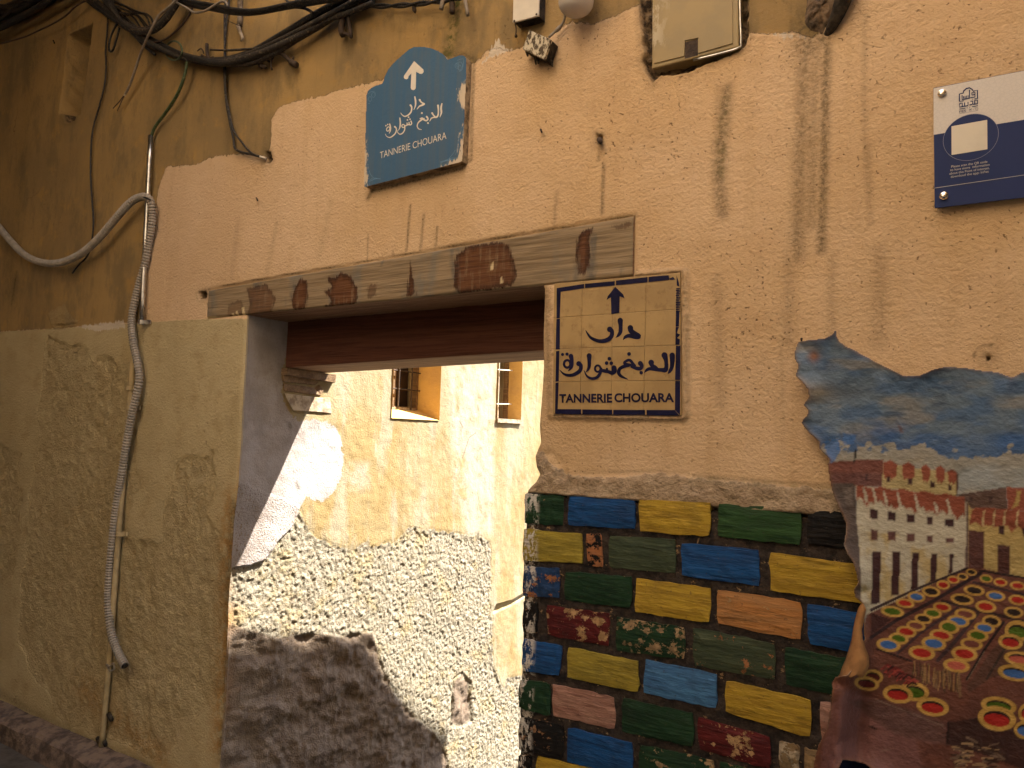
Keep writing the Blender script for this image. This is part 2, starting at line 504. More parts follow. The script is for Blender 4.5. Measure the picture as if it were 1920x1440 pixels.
def brick_material(name, a, b, chipc, white=True):
    """hand painted cement brick: brush streaks, flaked patches (share set on each brick), whitewash at the corner"""
    n = NT(name)
    st = n.noise(1, 5, 0.65, n.map((7, 30, 55)))
    st2 = n.noise(1, 4, 0.6, n.map((16, 60, 150), (1, 0, 4)))
    c = n.mix(n.ramp(st, 0.36, 0.66), a, b)
    c = n.mix(n.math('MULTIPLY', n.ramp(st2, 0.55, 0.70), 0.45), c, tuple(min(1, x * 1.7 + 0.02) for x in a))
    c = n.mix(n.math('MULTIPLY', n.ramp(n.noise(1, 4, 0.6, n.map((12, 40, 90), (9, 0, 2))), 0.55, 0.68), 0.55), c, tuple(x * 0.35 for x in b))
    c = n.mix(n.math('MULTIPLY', n.ramp(n.noise(10, 4, 0.6), 0.52, 0.68), 0.4), c, tuple(x * 0.5 + 0.012 for x in b))
    ch = n.attr("chip", 'OBJECT')
    k = n.math('ADD', n.noise(26, 6, 0.72, n.map((1, 1, 1.3))), n.math('MULTIPLY', n.noise(7, 3, 0.6), 0.35))
    thr = n.math('SUBTRACT', 0.98, n.math('MULTIPLY', ch, 0.42))
    f = n.ramp(n.math('SUBTRACT', k, thr), 0.0, 0.012)
    cc = n.mix(n.ramp(n.noise(60, 4), 0.4, 0.6), chipc, tuple(x * 0.6 for x in chipc))
    c = n.mix(f, c, cc)
    if white:
        x = n.sep(0)
        wm = n.math('MULTIPLY', n.ramp(x, -1.128, -1.150), n.ramp(n.noise(45, 6, 0.75, n.map((1, 1, 0.5))), 0.50, 0.545))
        c = n.mix(wm, c, (0.50, 0.46, 0.41))
    gri = n.math('MULTIPLY', n.ramp(n.noise(110, 3, 0.6), 0.62, 0.70), 0.5)
    c = n.mix(gri, c, (0.06, 0.045, 0.035))
    n.col(c)
    n.b.inputs["Roughness"].default_value = 0.62
    n.b.inputs["Specular IOR Level"].default_value = 0.12
    h = n.math('ADD', n.math('MULTIPLY', st2, 1.0), n.math('MULTIPLY', n.noise(50, 5, 0.65, n.map((0.5, 1, 1.4))), 1.2))
    h = n.math('SUBTRACT', h, n.math('MULTIPLY', f, 0.7))
    n.bump(h, 0.0032)
    return n.m

M_WALL = wall_material()
M_ALLEY = alley_material()
M_LINTEL = wood_material("weathered_lintel_wood", (0.290, 0.208, 0.122), (0.180, 0.126, 0.072), 0.3, True)
M_SOFFIT = wood_material("dry_brown_wood", (0.32, 0.190, 0.110), (0.21, 0.115, 0.065), 0.6)
M_BEAM = wood_material("dark_red_beam_wood", (0.125, 0.047, 0.026), (0.082, 0.029, 0.016), 0.5)
M_OLDWOOD = wood_material("old_brown_wood", (0.22, 0.14, 0.075), (0.13, 0.075, 0.04), 0.7)
M_STONE = simple("pale_weathered_stone", (0.40, 0.32, 0.22), 0.9, 0.4, 22, bump=0.004, dark=(0.20, 0.14, 0.09))
M_MASON = simple("rough_masonry_render", (0.50, 0.39, 0.24), 0.9, 0.3, 4, bump=0.006)
M_OPP = simple("pale_lime_render", (0.80, 0.69, 0.54), 0.9, 0.2, 2.5, bump=0.004)
M_STREET = simple("worn_grey_paving", (0.09, 0.078, 0.066), 0.75, 0.5, 9, bump=0.008)
M_KERB = simple("dirty_cement_step", (0.19, 0.135, 0.10), 0.9, 0.6, 16, bump=0.008, dark=(0.07, 0.05, 0.042))
M_BLACK = simple("black_cable_rubber", (0.018, 0.016, 0.016), 0.5, 0.3, 60, dust=0.25)
M_DARKC = simple("dusty_dark_cable", (0.034, 0.028, 0.025), 0.6, 0.4, 40, dust=0.42)
M_GREYC = simple("grey_cable_plastic", (0.27, 0.22, 0.17), 0.55, 0.3, 40, dust=0.4)
M_BROWNC = simple("brown_thin_cable", (0.075, 0.045, 0.033), 0.6, 0.3, 40)
M_GREEN = simple("green_cable_plastic", (0.060, 0.085, 0.035), 0.5, 0.35, 40, dust=0.3)
M_COND = simple("grey_corrugated_conduit", (0.32, 0.275, 0.225), 0.6, 0.25, 25, dust=0.35)
M_PVC = simple("painted_cream_pipe", (0.42, 0.315, 0.165), 0.6, 0.3, 18)
M_STEEL = simple("galvanised_steel", (0.55, 0.53, 0.50), 0.32, 0.35, 30, metal=1.0)
M_CHROME = simple("polished_screw_cap", (0.85, 0.80, 0.72), 0.12, 0.05, 10, metal=1.0)
M_RUST = simple("rusty_iron", (0.062, 0.040, 0.028), 0.8, 0.5, 50, bump=0.003, dark=(0.035, 0.022, 0.015))
M_SOOT = simple("sooty_mortar_crust", (0.060, 0.044, 0.030), 0.95, 0.5, 45, bump=0.006, dark=(0.02, 0.015, 0.011))
M_BOXW = simple("white_box_plastic", (0.62, 0.55, 0.45), 0.45, 0.12, 14)
M_LAMP = simple("milky_lamp_plastic", (0.60, 0.54, 0.49), 0.25, 0.06, 8, spec=0.5)
M_NAVY = simple("navy_tile_glaze", (0.012, 0.011, 0.042), 0.5, 0.4, 26, spec=0.10)
M_WHITE = simple("white_sign_paint", (0.66, 0.60, 0.51), 0.5, 0.08, 30)
M_CHIPW = simple("bare_pale_edge", (0.58, 0.48, 0.35), 0.8, 0.35, 60)
M_SIGNSIDE = simple("aged_sign_edge_wood", (0.36, 0.26, 0.15), 0.85, 0.6, 35, bump=0.004, dark=(0.10, 0.07, 0.04))
M_SCROLL = simple("pale_blue_line_paint", (0.115, 0.22, 0.33), 0.5, 0.2, 40)
M_PNAVY = simple("plaque_navy_print", (0.024, 0.036, 0.110), 0.5, 0.08, 6, spec=0.10)
M_PTEXT = simple("plaque_pale_print", (0.40, 0.38, 0.37), 0.4, 0.05, 6)
M_PLINE = simple("plaque_fine_line_print", (0.25, 0.26, 0.34), 0.4, 0.05, 6)
M_CHALK = simple("cream_paint_drip", (0.55, 0.43, 0.24), 0.7, 0.1, 30)
M_DARK = simple("dark_room_fill", (0.060, 0.030, 0.016), 0.8, 0.4, 14)
M_TAN = simple("tan_suede_underside", (0.34, 0.165, 0.060), 0.9, 0.3, 30, bump=0.002)
M_RIM = simple("raw_hide_edge", (0.36, 0.24, 0.15), 0.85, 0.3, 50)

# blue board paint with vertical fading
nb = NT("faded_blue_board_paint")
v1 = nb.noise(1, 5, 0.6, nb.map((40, 40, 2.0)))
cb = nb.mix(nb.ramp(v1, 0.36, 0.66), (0.054, 0.118, 0.205), (0.076, 0.122, 0.178))
cb = nb.mix(nb.math('MULTIPLY', nb.ramp(nb.noise(6, 4, 0.6), 0.55, 0.72), 0.4), cb, (0.10, 0.125, 0.155))
fl = nb.ramp(nb.math('ADD', nb.attr("edge_wear"), nb.math('MULTIPLY', nb.math('SUBTRACT', nb.noise(1, 6, 0.75, nb.map((90, 90, 25))), 0.5), 0.09)), 0.012, 0.004)
cb = nb.mix(fl, cb, (0.55, 0.45, 0.33))
nb.col(cb); nb.b.inputs["Roughness"].default_value = 0.45
nb.b.inputs["Specular IOR Level"].default_value = 0.15
nb.bump(nb.noise(60, 4), 0.0008)
M_BLUE = nb.m

nt_ = NT("aged_tile_glaze")
ct = nt_.mix(nt_.ramp(nt_.noise(10, 5, 0.65), 0.36, 0.66), (0.41, 0.275, 0.122), (0.33, 0.218, 0.098))
ct = nt_.mix(nt_.math('MULTIPLY', nt_.ramp(nt_.noise(34, 5, 0.7), 0.54, 0.68), 0.45), ct, (0.21, 0.125, 0.055))
nt_.col(ct); nt_.b.inputs["Roughness"].default_value = 0.33
nt_.b.inputs["Specular IOR Level"].default_value = 0.2
nt_.bump(nt_.noise(40, 4), 0.0008)
M_TILE = nt_.m

npq = NT("plaque_pale_pattern_print")
e1 = npq.voro(120, npq.map((1, 1, 1.1)), 'DISTANCE_TO_EDGE')
npq.col(npq.mix(npq.ramp(e1, 0.05, 0.11), (0.54, 0.49, 0.455), (0.58, 0.525, 0.485)))
npq.b.inputs["Roughness"].default_value = 0.35
M_PWHITE = npq.m

nmb = NT("meter_box_paint")
cm = nmb.mix(nmb.ramp(nmb.noise(7, 4, 0.6), 0.4, 0.62), (0.315, 0.228, 0.108), (0.275, 0.205, 0.105))
cm = nmb.mix(nmb.math('MULTIPLY', nmb.ramp(nmb.sep(0), -0.72, -0.83), nmb.ramp(nmb.noise(22, 6, 0.75, nmb.map((1, 1, 0.5))), 0.47, 0.55)), cm, (0.53, 0.44, 0.31))
nmb.col(cm); nmb.b.inputs["Roughness"].default_value = 0.45; nmb.bump(nmb.noise(25, 3), 0.0008)
M_METER = nmb.m

nm = NT("sooty_brick_mortar")
c0 = nm.mix(nm.ramp(nm.noise(30, 6, 0.7), 0.40, 0.60), (0.016, 0.012, 0.011), (0.050, 0.035, 0.027))
c0 = nm.mix(nm.ramp(nm.noise(1, 6, 0.75, nm.map((22, 22, 30), (3, 1, 2))), 0.60, 0.63), c0, (0.28, 0.18, 0.09))
c0 = nm.mix(nm.math('MULTIPLY', nm.ramp(nm.sep(0), -1.128, -1.16), nm.ramp(nm.noise(40, 6, 0.75), 0.50, 0.55)), c0, (0.47, 0.42, 0.36))
nm.col(c0); nm.bump(nm.noise(45, 6, 0.7), 0.010)
M_MORTAR = nm.m

nl = NT("painted_leather")
pc = nl.attr("paint", out="Color")
br = nl.noise(1, 5, 0.6, nl.map((25, 25, 60)))
pc2 = nl.mix(nl.math('MULTIPLY', nl.ramp(br, 0.45, 0.7), 0.28), pc, (0.12, 0.10, 0.09), 'MULTIPLY')
nl.col(nl.mix(0.75, pc, pc2)); nl.b.inputs["Roughness"].default_value = 0.48
nl.b.inputs["Specular IOR Level"].default_value = 0.2
nl.bump(nl.noise(1, 5, 0.65, nl.map((90, 90, 120))), 0.0030)
nl.bump(nl.noise(1, 3, 0.6, nl.map((22, 22, 26))), 0.005)
M_HIDE = nl.m

# ================================================================== the place
# ground
street = mesh("street", *boxv((-30, -30, -0.3), (30, 0.02, 0.05)), M_STREET); tag(street, kind="structure")
pf = mesh("passage_floor", *boxv((-2.8, 0.02, -0.9), (3, 30, -0.55)), M_STREET); tag(pf, kind="structure")
far = mesh("ground", *boxv((-80, -80, -1.2), (80, 80, -0.92)), M_STREET); tag(far, kind="structure")

# house wall ---------------------------------------------------------
HW = empty("house_wall", (-1.8, 0, 0.05), "ochre and peach plastered house wall with a timber lintel over the passage opening", "wall")
xl_px = [(463, 598), (461, 650), (456, 720), (450, 850), (446, 905), (441, 950), (437, 985), (433, 1040), (431, 1080), (427, 1130), (425, 1200), (420, 1300), (416, 1370), (410, 1440)]
xr_px = [(1020, 535), (1019, 580), (1017, 640), (1016, 700), (1013, 760), (1010, 800), (1013, 830), (1006, 843), (1001, 856), (1003, 876), (1010, 888), (1004, 902), (992, 914), (985, 926), (984, 985), (979, 1050), (981, 1100), (979, 1190), (976, 1260), (972, 1330), (975, 1400), (972, 1440)]
XL = wxz(xl_px)[::-1]; XR = wxz(xr_px)[::-1]
def xl(z): return np.interp(z, XL[:, 1], XL[:, 0])
def xr(z): return np.interp(z, XR[:, 1], XR[:, 0]) 

xa = [-5.25]
while xa[-1] < XJ: xa.append(xa[-1] + 0.0060 + 0.0035 * min(1, max(0, (-xa[-1] - 2.6) / 2.4)))
xa = np.array(xa); xa = -5.25 + (xa + 5.25) * (XJ + 5.25) / (xa[-1] + 5.25)
XRM = -1.15
xb = np.linspace(XJ, XRM, 216)[1:]
xc = np.linspace(XRM, 0.95, 380)[1:]
us = np.concatenate([xa, xb, xc]); jl = len(xa) - 1; jr = jl + len(xb)
zs = np.arange(0.02, 4.32, 0.0062)
ZZ, UU = np.meshgrid(zs, us, indexing='ij')
lx = xl(ZZ); rx = xr(ZZ)
lx = lx + 0.006 * fbm(ZZ * 14, ZZ * 0, 3); rx = rx + 0.007 * fbm(ZZ * 16, ZZ * 0, 5)
XX = np.where(UU <= XJ, -5.25 + (UU + 5.25) / (XJ + 5.25) * (lx + 5.25),
              np.where(UU <= XRM, lx + (UU - XJ) / (XRM - XJ) * (rx - lx), rx + (UU - XRM) / (0.95 - XRM) * (0.95 - rx)))
x, z = XX, ZZ
wig = lambda s, a, sd=0: a * fbm(x * s, z * s, sd)
OCHRE = wxz([(-300, 660), (0, 622), (120, 615), (258, 604), (270, 540), (284, 430), (296, 350), (310, 312), (365, 309), (400, 293), (450, 289), (500, 294), (509, 268), (509, 225), (524, 201), (560, 189), (600, 182), (640, 168), (690, 156), (760, 140), (890, 118), (910, 96), (935, 88), (955, 96), (1010, 80), (1045, 55), (1075, 38), (1110, 44), (1190, 12), (1225, -10), (1240, -300), (-300, -300)])
OCHRE2 = wxz([(1402, 62), (1440, 62), (1490, 60), (1520, 70), (1560, 40), (1590, -60), (1420, -60), (1405, -10)])
CREAM = wxz([(-300, 655), (0, 622), (120, 615), (258, 605), (330, 600), (390, 598), (470, 597), (475, 700), (470, 900), (440, 1100), (430, 1500), (-300, 1500)])
sd_o = np.maximum(sdf(x, z, OCHRE), sdf(x, z, OCHRE2))
sd_c = sdf(x, z, CREAM)
ROUGH = [[(88, 628), (240, 690), (262, 760), (255, 900), (240, 1000), (300, 1010), (330, 870), (395, 852), (402, 900), (390, 960), (420, 1010), (425, 1090), (440, 1130), (424, 1300), (300, 1420), (120, 1360), (30, 1200), (60, 900)],
         [(-30, 845), (10, 838), (38, 852), (36, 1000), (20, 1080), (-30, 1100)],
         [(90, 590), (118, 575), (132, 582), (150, 600), (140, 616), (90, 622)]]
sd_r = np.full(x.shape, -0.3)
for p in ROUGH: sd_r = np.maximum(sd_r, sdf(x, z, wxz(p)))
sd_r = sd_r + wig(9, 0.10, 31)
BAND = wxz([(1001, 850), (1018, 846), (1032, 868), (1062, 888), (1100, 893), (1150, 895), (1240, 886), (1285, 893), (1400, 903), (1560, 916), (1900, 945), (1900, 1000), (960, 940)])
sd_b = sdf(x, z, BAND)
HOLE = wxz([(1197, -60), (1199, 40), (1205, 62), (1203, 80), (1209, 95), (1202, 112), (1208, 128), (1222, 154), (1238, 139), (1262, 139), (1290, 134), (1312, 122), (1340, 112), (1362, 104), (1396, 86), (1403, 62), (1400, 40), (1402, 20), (1396, -60)])
sd_h = sdf(x, z, HOLE)
for p in ([(497, 285), (507, 284), (511, 300), (505, 306), (497, 304)], [(1118, 252), (1128, 254), (1127, 268), (1118, 270)], [(372, 548), (386, 545), (388, 560), (374, 560)], [(116, 214), (145, 212), (140, 226), (124, 230)], [(1849, 668), (1857, 668), (1858, 676), (1851, 678)]):
    sd_h = np.maximum(sd_h, sdf(x, z, wxz(p), 0.1))
RIM = wxz([(1024, 528), (1282, 503), (1291, 512), (1292, 780), (1284, 788), (1030, 784)])
sd_rim = sdf(x, z, RIM, 0.1)
NICHE = wxz([(128, 66), (173, 44), (163, 130), (150, 214), (112, 212), (122, 130)])
sd_n = sdf(x, z, NICHE, 0.1)
WHITE = [[(140, 612), (230, 600), (236, 615), (180, 622)], [(905, 118), (935, 60), (945, 88), (960, 92), (930, 105)], [(1440, 62), (1500, 60), (1520, 75), (1470, 72)]]
sd_w = np.full(x.shape, -0.3)
for p in WHITE: sd_w = np.maximum(sd_w, sdf(x, z, wxz(p), 0.1))
def L(*p): return wxz(p)
ST = [(L((1362, 165), (1352, 260), (1348, 340), (1355, 400)), .013, .70), (L((1345, 160), (1342, 300)), .006, .25), (L((1500, 20), (1508, 120), (1500, 300), (1495, 480)), .015, .62),
      (L((1530, 60), (1525, 180), (1522, 420)), .016, .52), (L((1552, 40), (1548, 140), (1545, 300), (1540, 470)), .009, .85), (L((1510, 40), (1515, 90)), .030, .75), (L((1545, 30), (1540, 75)), .020, .8),
      (L((1622, 30), (1620, 200), (1625, 340)), .005, .30), (L((1626, 270), (1632, 420)), .007, .35), (L((1132, 310), (1129, 400)), .004, .8), (L((1045, 360), (1040, 420)), .005, .4),
      (L((769, 385), (762, 470)), .0035, .9), (L((794, 402), (788, 470)), .004, .7), (L((820, 425), (817, 462)), .003, .8), (L((736, 470), (738, 480)), .003, .6), (L((690, 440), (688, 490)), .003, .5),
      (L((1650, 470), (1648, 640)), .014, .32), (L((1480, 480), (1478, 640)), .012, .34), (L((1560, 480), (1556, 860)), .009, .32), (L((1345, 520), (1352, 760)), .012, .30), (L((1465, 640), (1470, 860)), .006, .15), (L((1180, 560), (1280, 540)), .004, .3),
      (L((60, 100), (40, 300), (20, 560)), .06, .28), (L((250, 330), (220, 600)), .03, .18), (L((300, 120), (290, 300)), .03, .22), (L((420, 120), (425, 200), (430, 270)), .022, .40), (L((430, 0), (440, 120)), .02, .35),
      (L((445, 420), (435, 520)), .012, .2), (L((520, 420), (500, 520)), .010, .2), (L((620, 380), (600, 480)), .012, .15),
      (L((700, 355), (690, 372)), .006, .9), (L((700, 358), (790, 336), (868, 315), (880, 300)), .006, .95), (L((889, 112), (886, 200), (884, 300)), .004, .85), (L((835, 100), (870, 103), (888, 112)), .010, .8),
      (L((30, 510), (20, 570)), .008, .8), (L((1040, 780), (1280, 787)), .0035, .9), (L((1290, 590), (1288, 720)), .006, .5), (L((1020, 120), (1040, 118)), .006, .5), (L((1124, 262), (1122, 300)), .004, .5), (L((1100, 20), (1150, 30)), .03, .4),  # last entry paints the lamp's shadow on the wall
      (L((390, 541), (700, 487), (1190, 403)), .0016, 1.0), (L((1190, 403), (1187, 518)), .0014, .8), (L((388, 545), (390, 600)), .002, .8), (L((1187, 520), (1040, 536)), .0016, .8),
      (L((1560, 912), (1500, 908), (1400, 900), (1300, 892)), .003, .7), (L((1060, 886), (1240, 884), (1290, 890)), .004, .35), (L((860, 40), (855, 90)), .012, .35), (L((540, 130), (545, 160)), .012, .5), (L((650, 70), (655, 100)), .014, .4),
      (L((0, 1300), (120, 1370), (280, 1440)), .02, .55), (L((438, 950), (432, 1040), (428, 1130)), .020, .85), (L((428, 1130), (421, 1290), (412, 1430)), .014, .7), (L((134, 72), (150, 66), (166, 62)), .022, .9), (L((160, 70), (164, 80)), .016, .9), (L((200, 1240), (198, 1380)), .006, .6), (L((770, 110), (760, 300)), .0, .0)]  # the two niche entries paint the shade under its top edge
stain_shade = np.zeros(x.shape)
ST = [s for s in ST if s[1] > 0]
stain_shade = streak(x, z, ST)
ang = np.arctan2(z - W(1852, 668)[2], x - W(1852, 668)[0]); rad = np.hypot(z - W(1852, 668)[2], x - W(1852, 668)[0])
stain_shade = np.maximum(stain_shade, 0.8 * np.exp(-((rad - 0.026) / 0.0022) ** 2) * sm(0.4, 1.2, ang) )
stain_shade = np.maximum(stain_shade, sm(0.03, 0.0, np.abs(sd_h)) * 0.4)
stain_shade = np.maximum(stain_shade, sm(-0.012, 0.0, sd_rim) * sm(0.03, 0.01, sd_rim) * 0.35)
moss = np.maximum(streak(x, z, [(L((858, 0), (848, 60), (838, 100)), .016, .95)]), streak(x, z, [(L((1358, 190), (1348, 330)), .012, .45), (L((1300, 897), (1560, 918)), .008, .35)]))
rust = streak(x, z, [(L((440, 950), (432, 1050), (428, 1200), (418, 1400)), .055, 1.0), (L((450, 860), (440, 960)), .008, .6), (L((150, 1290), (300, 1420)), .05, .5)])
pale = sm(-1.9, -2.9, x) * sm(1.9, 2.4, z) * 0.9
ow = sm(-0.003, 0.003, sd_o); rw = sm(-0.004, 0.006, sd_r) * sm(-0.002, 0.004, sd_c + 0.02); bw = sm(-0.004, 0.008, sd_b); hw = sm(-0.002, 0.006, sd_h); rimw = sm(-0.005, 0.005, sd_rim); nw = sm(-0.004, 0.004, sd_n)
y = np.zeros(x.shape)
y += wig(1.6, 0.030, 1) * sm(0.0, 0.3, 1.2 + 0 * x) * 0.6 + wig(6, 0.005, 2)
y += (0.0019 * fbm(x * 40, z * 40, 4, 2)) * (1 - 0.5 * ow)
y += ow * 0.0016
y += rw * (0.005 + fbm(x * 58, z * 50, 8, 1) * 0.0045 + fbm(x * 24, z * 22, 18, 2) * 0.007 + fbm(x * 9, z * 9, 9) * 0.010)
y -= bw * (0.007 - fbm(x * 26, z * 36, 12, 2) * 0.014)
crumb = sm(-0.06, 0.0, sdf(x, z, wxz([(1003, 850), (1030, 872), (1060, 890), (1000, 905)]), 0.2))
y += crumb * (fbm(x * 34, z * 34, 14, 2) * 0.03)
y += hw * (0.030 + fbm(x * 45, z * 45, 15, 2) * 0.034)
y += nw * (0.110 + fbm(x * 20, z * 14, 16, 2) * 0.02)
stain_shade = np.maximum(stain_shade, nw * 0.30)  # shade of the recess painted into its colour
rimw = rimw * sm(0.004, -0.006, sdf(x, z, wxz([(1043, 533), (1278.5, 513), (1281, 780), (1040, 775.5)]), 0.1))
y -= rimw * (0.010 + fbm(x * 50, z * 50, 17, 2) * 0.008)
LINT = wxz([(390, 545), (1190, 405), (1187, 518), (390, 597)])
lin_w = sm(-0.012, 0.0, sdf(x, z, LINT, 0.05))
y = y * (1 - lin_w) + lin_w * 0.004
edge_l = np.exp(-np.abs(x - lx) / 0.05) * (z < 2.08); edge_r = np.exp(-np.abs(x - rx) / 0.04) * (z < 2.08)
y = y * (1 - 0.85 * np.maximum(edge_l, edge_r)) + 0.010 * np.exp(-np.abs(x - lx) / 0.006) * (z < 2.08) + 0.010 * np.exp(-np.abs(x - rx) / 0.006) * (z < 2.08)
PANELZ = float(W(1100, 931)[2])
y = np.where((z < PANELZ - 0.004) & (x > rx - 0.001), np.maximum(y, 0.004) + 0.02, y)
verts = np.stack([x, y, z], -1).reshape(-1, 3)
q = grid_quads(len(zs), len(us))
ztop = 2.125
cj = np.arange(len(us) - 1)[None, :]; ci = np.arange(len(zs) - 1)[:, None]
keep = ~((cj >= jl) & (cj < jr) & (zs[:-1][:, None] < ztop)) & (ci >= 0)
f_ = lambda a: a.reshape(-1)
face = fast_mesh("plaster_face", verts, q[keep], M_WALL, HW, attrs=dict(sd_ochre=f_(sd_o), sd_cream=f_(sd_c), sd_rough=f_(sd_r), sd_band=f_(sd_b), sd_hole=f_(sd_h), sd_white=f_(sd_w), stain_shade=f_(stain_shade), moss=f_(moss), rust=f_(rust), pale=f_(pale)))

HTOP = 10.8                                   # the street fronts are tall, the street is narrow
def multi_box(name, boxes, mat, parent):
    V, Q = join([boxv(*b) for b in boxes])
    return mesh(name, V, Q, mat, parent)
multi_box("masonry", [((-9, 0.12, -0.5), (XJ - 0.36, 0.46, HTOP)), ((-9, 0.0, 4.318), (9, 0.118, HTOP)), ((-9, 0.0, 0.0), (-5.252, 0.118, 4.316)),
                      ((XJ - 0.358, 0.10, 2.42), (9, 0.44, 4.3)), ((XJ - 0.358, 0.12, 4.302), (9, 0.44, HTOP)), ((-1.08, 0.12, -0.5), (9, 0.44, 2.418)), ((0.952, 0.0, 0.0), (9, 0.118, 4.316))], M_MASON, HW)
# right side of the opening
zz = np.arange(-0.3, 2.10, 0.02); yy = np.linspace(0.010, 0.44, 24)
Zg, Yg = np.meshgrid(zz, yy, indexing='ij')
Xg = np.interp(Zg, XR[:, 1], XR[:, 0]) + 0.006 * fbm(Zg * 16, Zg * 0, 5) + 0.012 * fbm(Yg * 12, Zg * 12, 41) * sm(0, .05, Yg)
fast_mesh("right_reveal", np.stack([Xg, Yg, Zg], -1).reshape(-1, 3), grid_quads(*Zg.shape).reshape(-1, 4)[:, ::-1], M_MASON, HW)

# lintel and beam ----------------------------------------------------
lz0 = wxz([(390, 597), (1187, 518)]); lz1 = wxz([(390, 545), (1190, 405)])
lu = np.linspace(0, 1, 340); lv = np.linspace(0, 1, 32)
LV, LU = np.meshgrid(lv, lu, indexing='ij')
bx = lz0[0, 0] + (lz0[1, 0] - lz0[0, 0]) * LU
bz0 = lz0[0, 1] + (lz0[1, 1] - lz0[0, 1]) * LU; bz1 = lz1[0, 1] + (lz1[1, 1] - lz1[0, 1]) * LU
bz = bz0 + (bz1 - bz0) * LV
bz = bz + (LV < 0.03) * 0.004 * fbm(LU * 40, LU * 0, 21)
by = -0.004 + 0.004 * fbm(bx * 4, bz * 30, 22) + 0.002 * fbm(bx * 10, bz * 110, 23)
by = by + 0.006 * (np.exp(-LV / 0.02) + np.exp(-(1 - LV) / 0.02))
RS = [([(463, 540), (500, 533), (512, 548), (521, 562), (508, 592), (463, 598), (470, 570)], .75), ([(430, 570), (455, 560), (460, 598), (425, 598)], .45), ([(553, 540), (565, 521), (577, 527), (580, 555), (574, 580), (553, 586), (547, 565)], 1.0),
      ([(640, 511), (660, 516), (672, 540), (673, 560), (660, 576), (625, 581), (605, 576), (624, 566), (607, 547), (622, 538), (613, 520), (630, 521)], 1.0), ([(692, 535), (707, 530), (708, 556), (690, 560)], .6), ([(771, 489), (776, 520), (783, 552), (764, 557), (767, 520)], 1.0),
      ([(856, 480), (875, 464), (925, 453), (955, 459), (967, 488), (971, 520), (960, 537), (862, 552), (851, 540)], 1.0), ([(1084, 442), (1104, 427), (1113, 426), (1106, 460), (1106, 500), (1098, 519), (1085, 516), (1078, 490)], 1.0), ([(1145, 425), (1186, 416), (1186, 425), (1160, 432)], .6)]
sdr = np.full(bx.shape, -0.1); rk = np.zeros(bx.shape)
for p, k in RS:
    s = sdf(bx, bz, wxz(p), 0.1); rk = np.where(s > -0.02, np.maximum(rk, k), rk); sdr = np.maximum(sdr, s)
drip = np.zeros(bx.shape)
for p in ([(455, 577), (459, 576), (462, 598), (456, 598)], [(444, 584), (447, 583), (450, 598), (445, 598)], [(436, 588), (440, 587), (443, 598), (437, 598)], [(390, 594), (430, 593), (463, 596), (463, 600), (390, 600)], [(923, 492), (928, 490), (926, 505), (921, 508)], [(940, 520), (943, 518), (944, 530), (940, 531)]):
    drip = np.maximum(drip, sm(-0.001, 0.001, sdf(bx, bz, wxz(p), 0.05)))
front = np.stack([bx, by, bz], -1)
nv, nu = bx.shape
fv = front.reshape(-1, 3); qf = grid_quads(nv, nu).reshape(-1, 4)
def ext(row, rev):
    back = row.copy(); back[:, 1] = YB1 - 0.004
    return row, back
allv = [fv]; allq = [qf]; base = len(fv)
for row, flip in ((front[0], 0), (front[-1], 1), (front[:, 0], 1), (front[:, -1], 0)):
    b = row.copy(); b[:, 1] = YB1 + 0.03
    n_ = len(row)
    allv.append(np.concatenate([row, b])); i = np.arange(n_ - 1)
    qq = np.stack([i, i + n_, i + n_ + 1, i + 1], -1) + base
    allq.append(qq if not flip else qq[:, ::-1]); base += 2 * n_
VV = np.concatenate(allv); QQ = np.concatenate(allq); pad = len(VV) - len(fv)
ex = lambda a, v: np.concatenate([a.reshape(-1), np.full(pad, v)])
lin = fast_mesh("lintel", VV, QQ, [M_LINTEL, M_SOFFIT], HW, smooth=False, attrs=dict(sd_rust=ex(sdr, -0.1), rust_k=ex(rk, 0), cream_drip=ex(drip, 0)))
mi = np.zeros(len(QQ), np.int32); mi[len(qf):] = 1
lin.data.polygons.foreach_set("material_index", mi)
lin["label"] = "weathered front lintel beam with rust-brown stains"
def yz_at(px, py, yv): return W(px, py, -yv)
b0 = float(W(540, 690, -YB1)[2]); b1 = float(W(1015, 655, -YB1)[2]); t0 = float(W(540, 606, -YB1)[2]) + 0.03
VB = []
for xx, zb in ((XJ - 0.06, b0), (-1.08, b1)):
    for yv, zv in ((YB1, zb), (YB2, zb - 0.004), (YB2, t0 + 0.02), (YB1, t0 + 0.02)): VB.append((xx, yv, zv))
beam = mesh("beam", VB, [(0, 3, 2, 1), (4, 5, 6, 7), (0, 4, 7, 3), (1, 2, 6, 5), (0, 1, 5, 4), (3, 7, 6, 2)], [M_BEAM, M_SOFFIT], HW, fmat=[0, 0, 0, 0, 1, 0])
beam["label"] = "dark red-brown second beam behind the front lintel"
bv = beam.modifiers.new("bevel", 'BEVEL'); bv.width = 0.006; bv.segments = 2

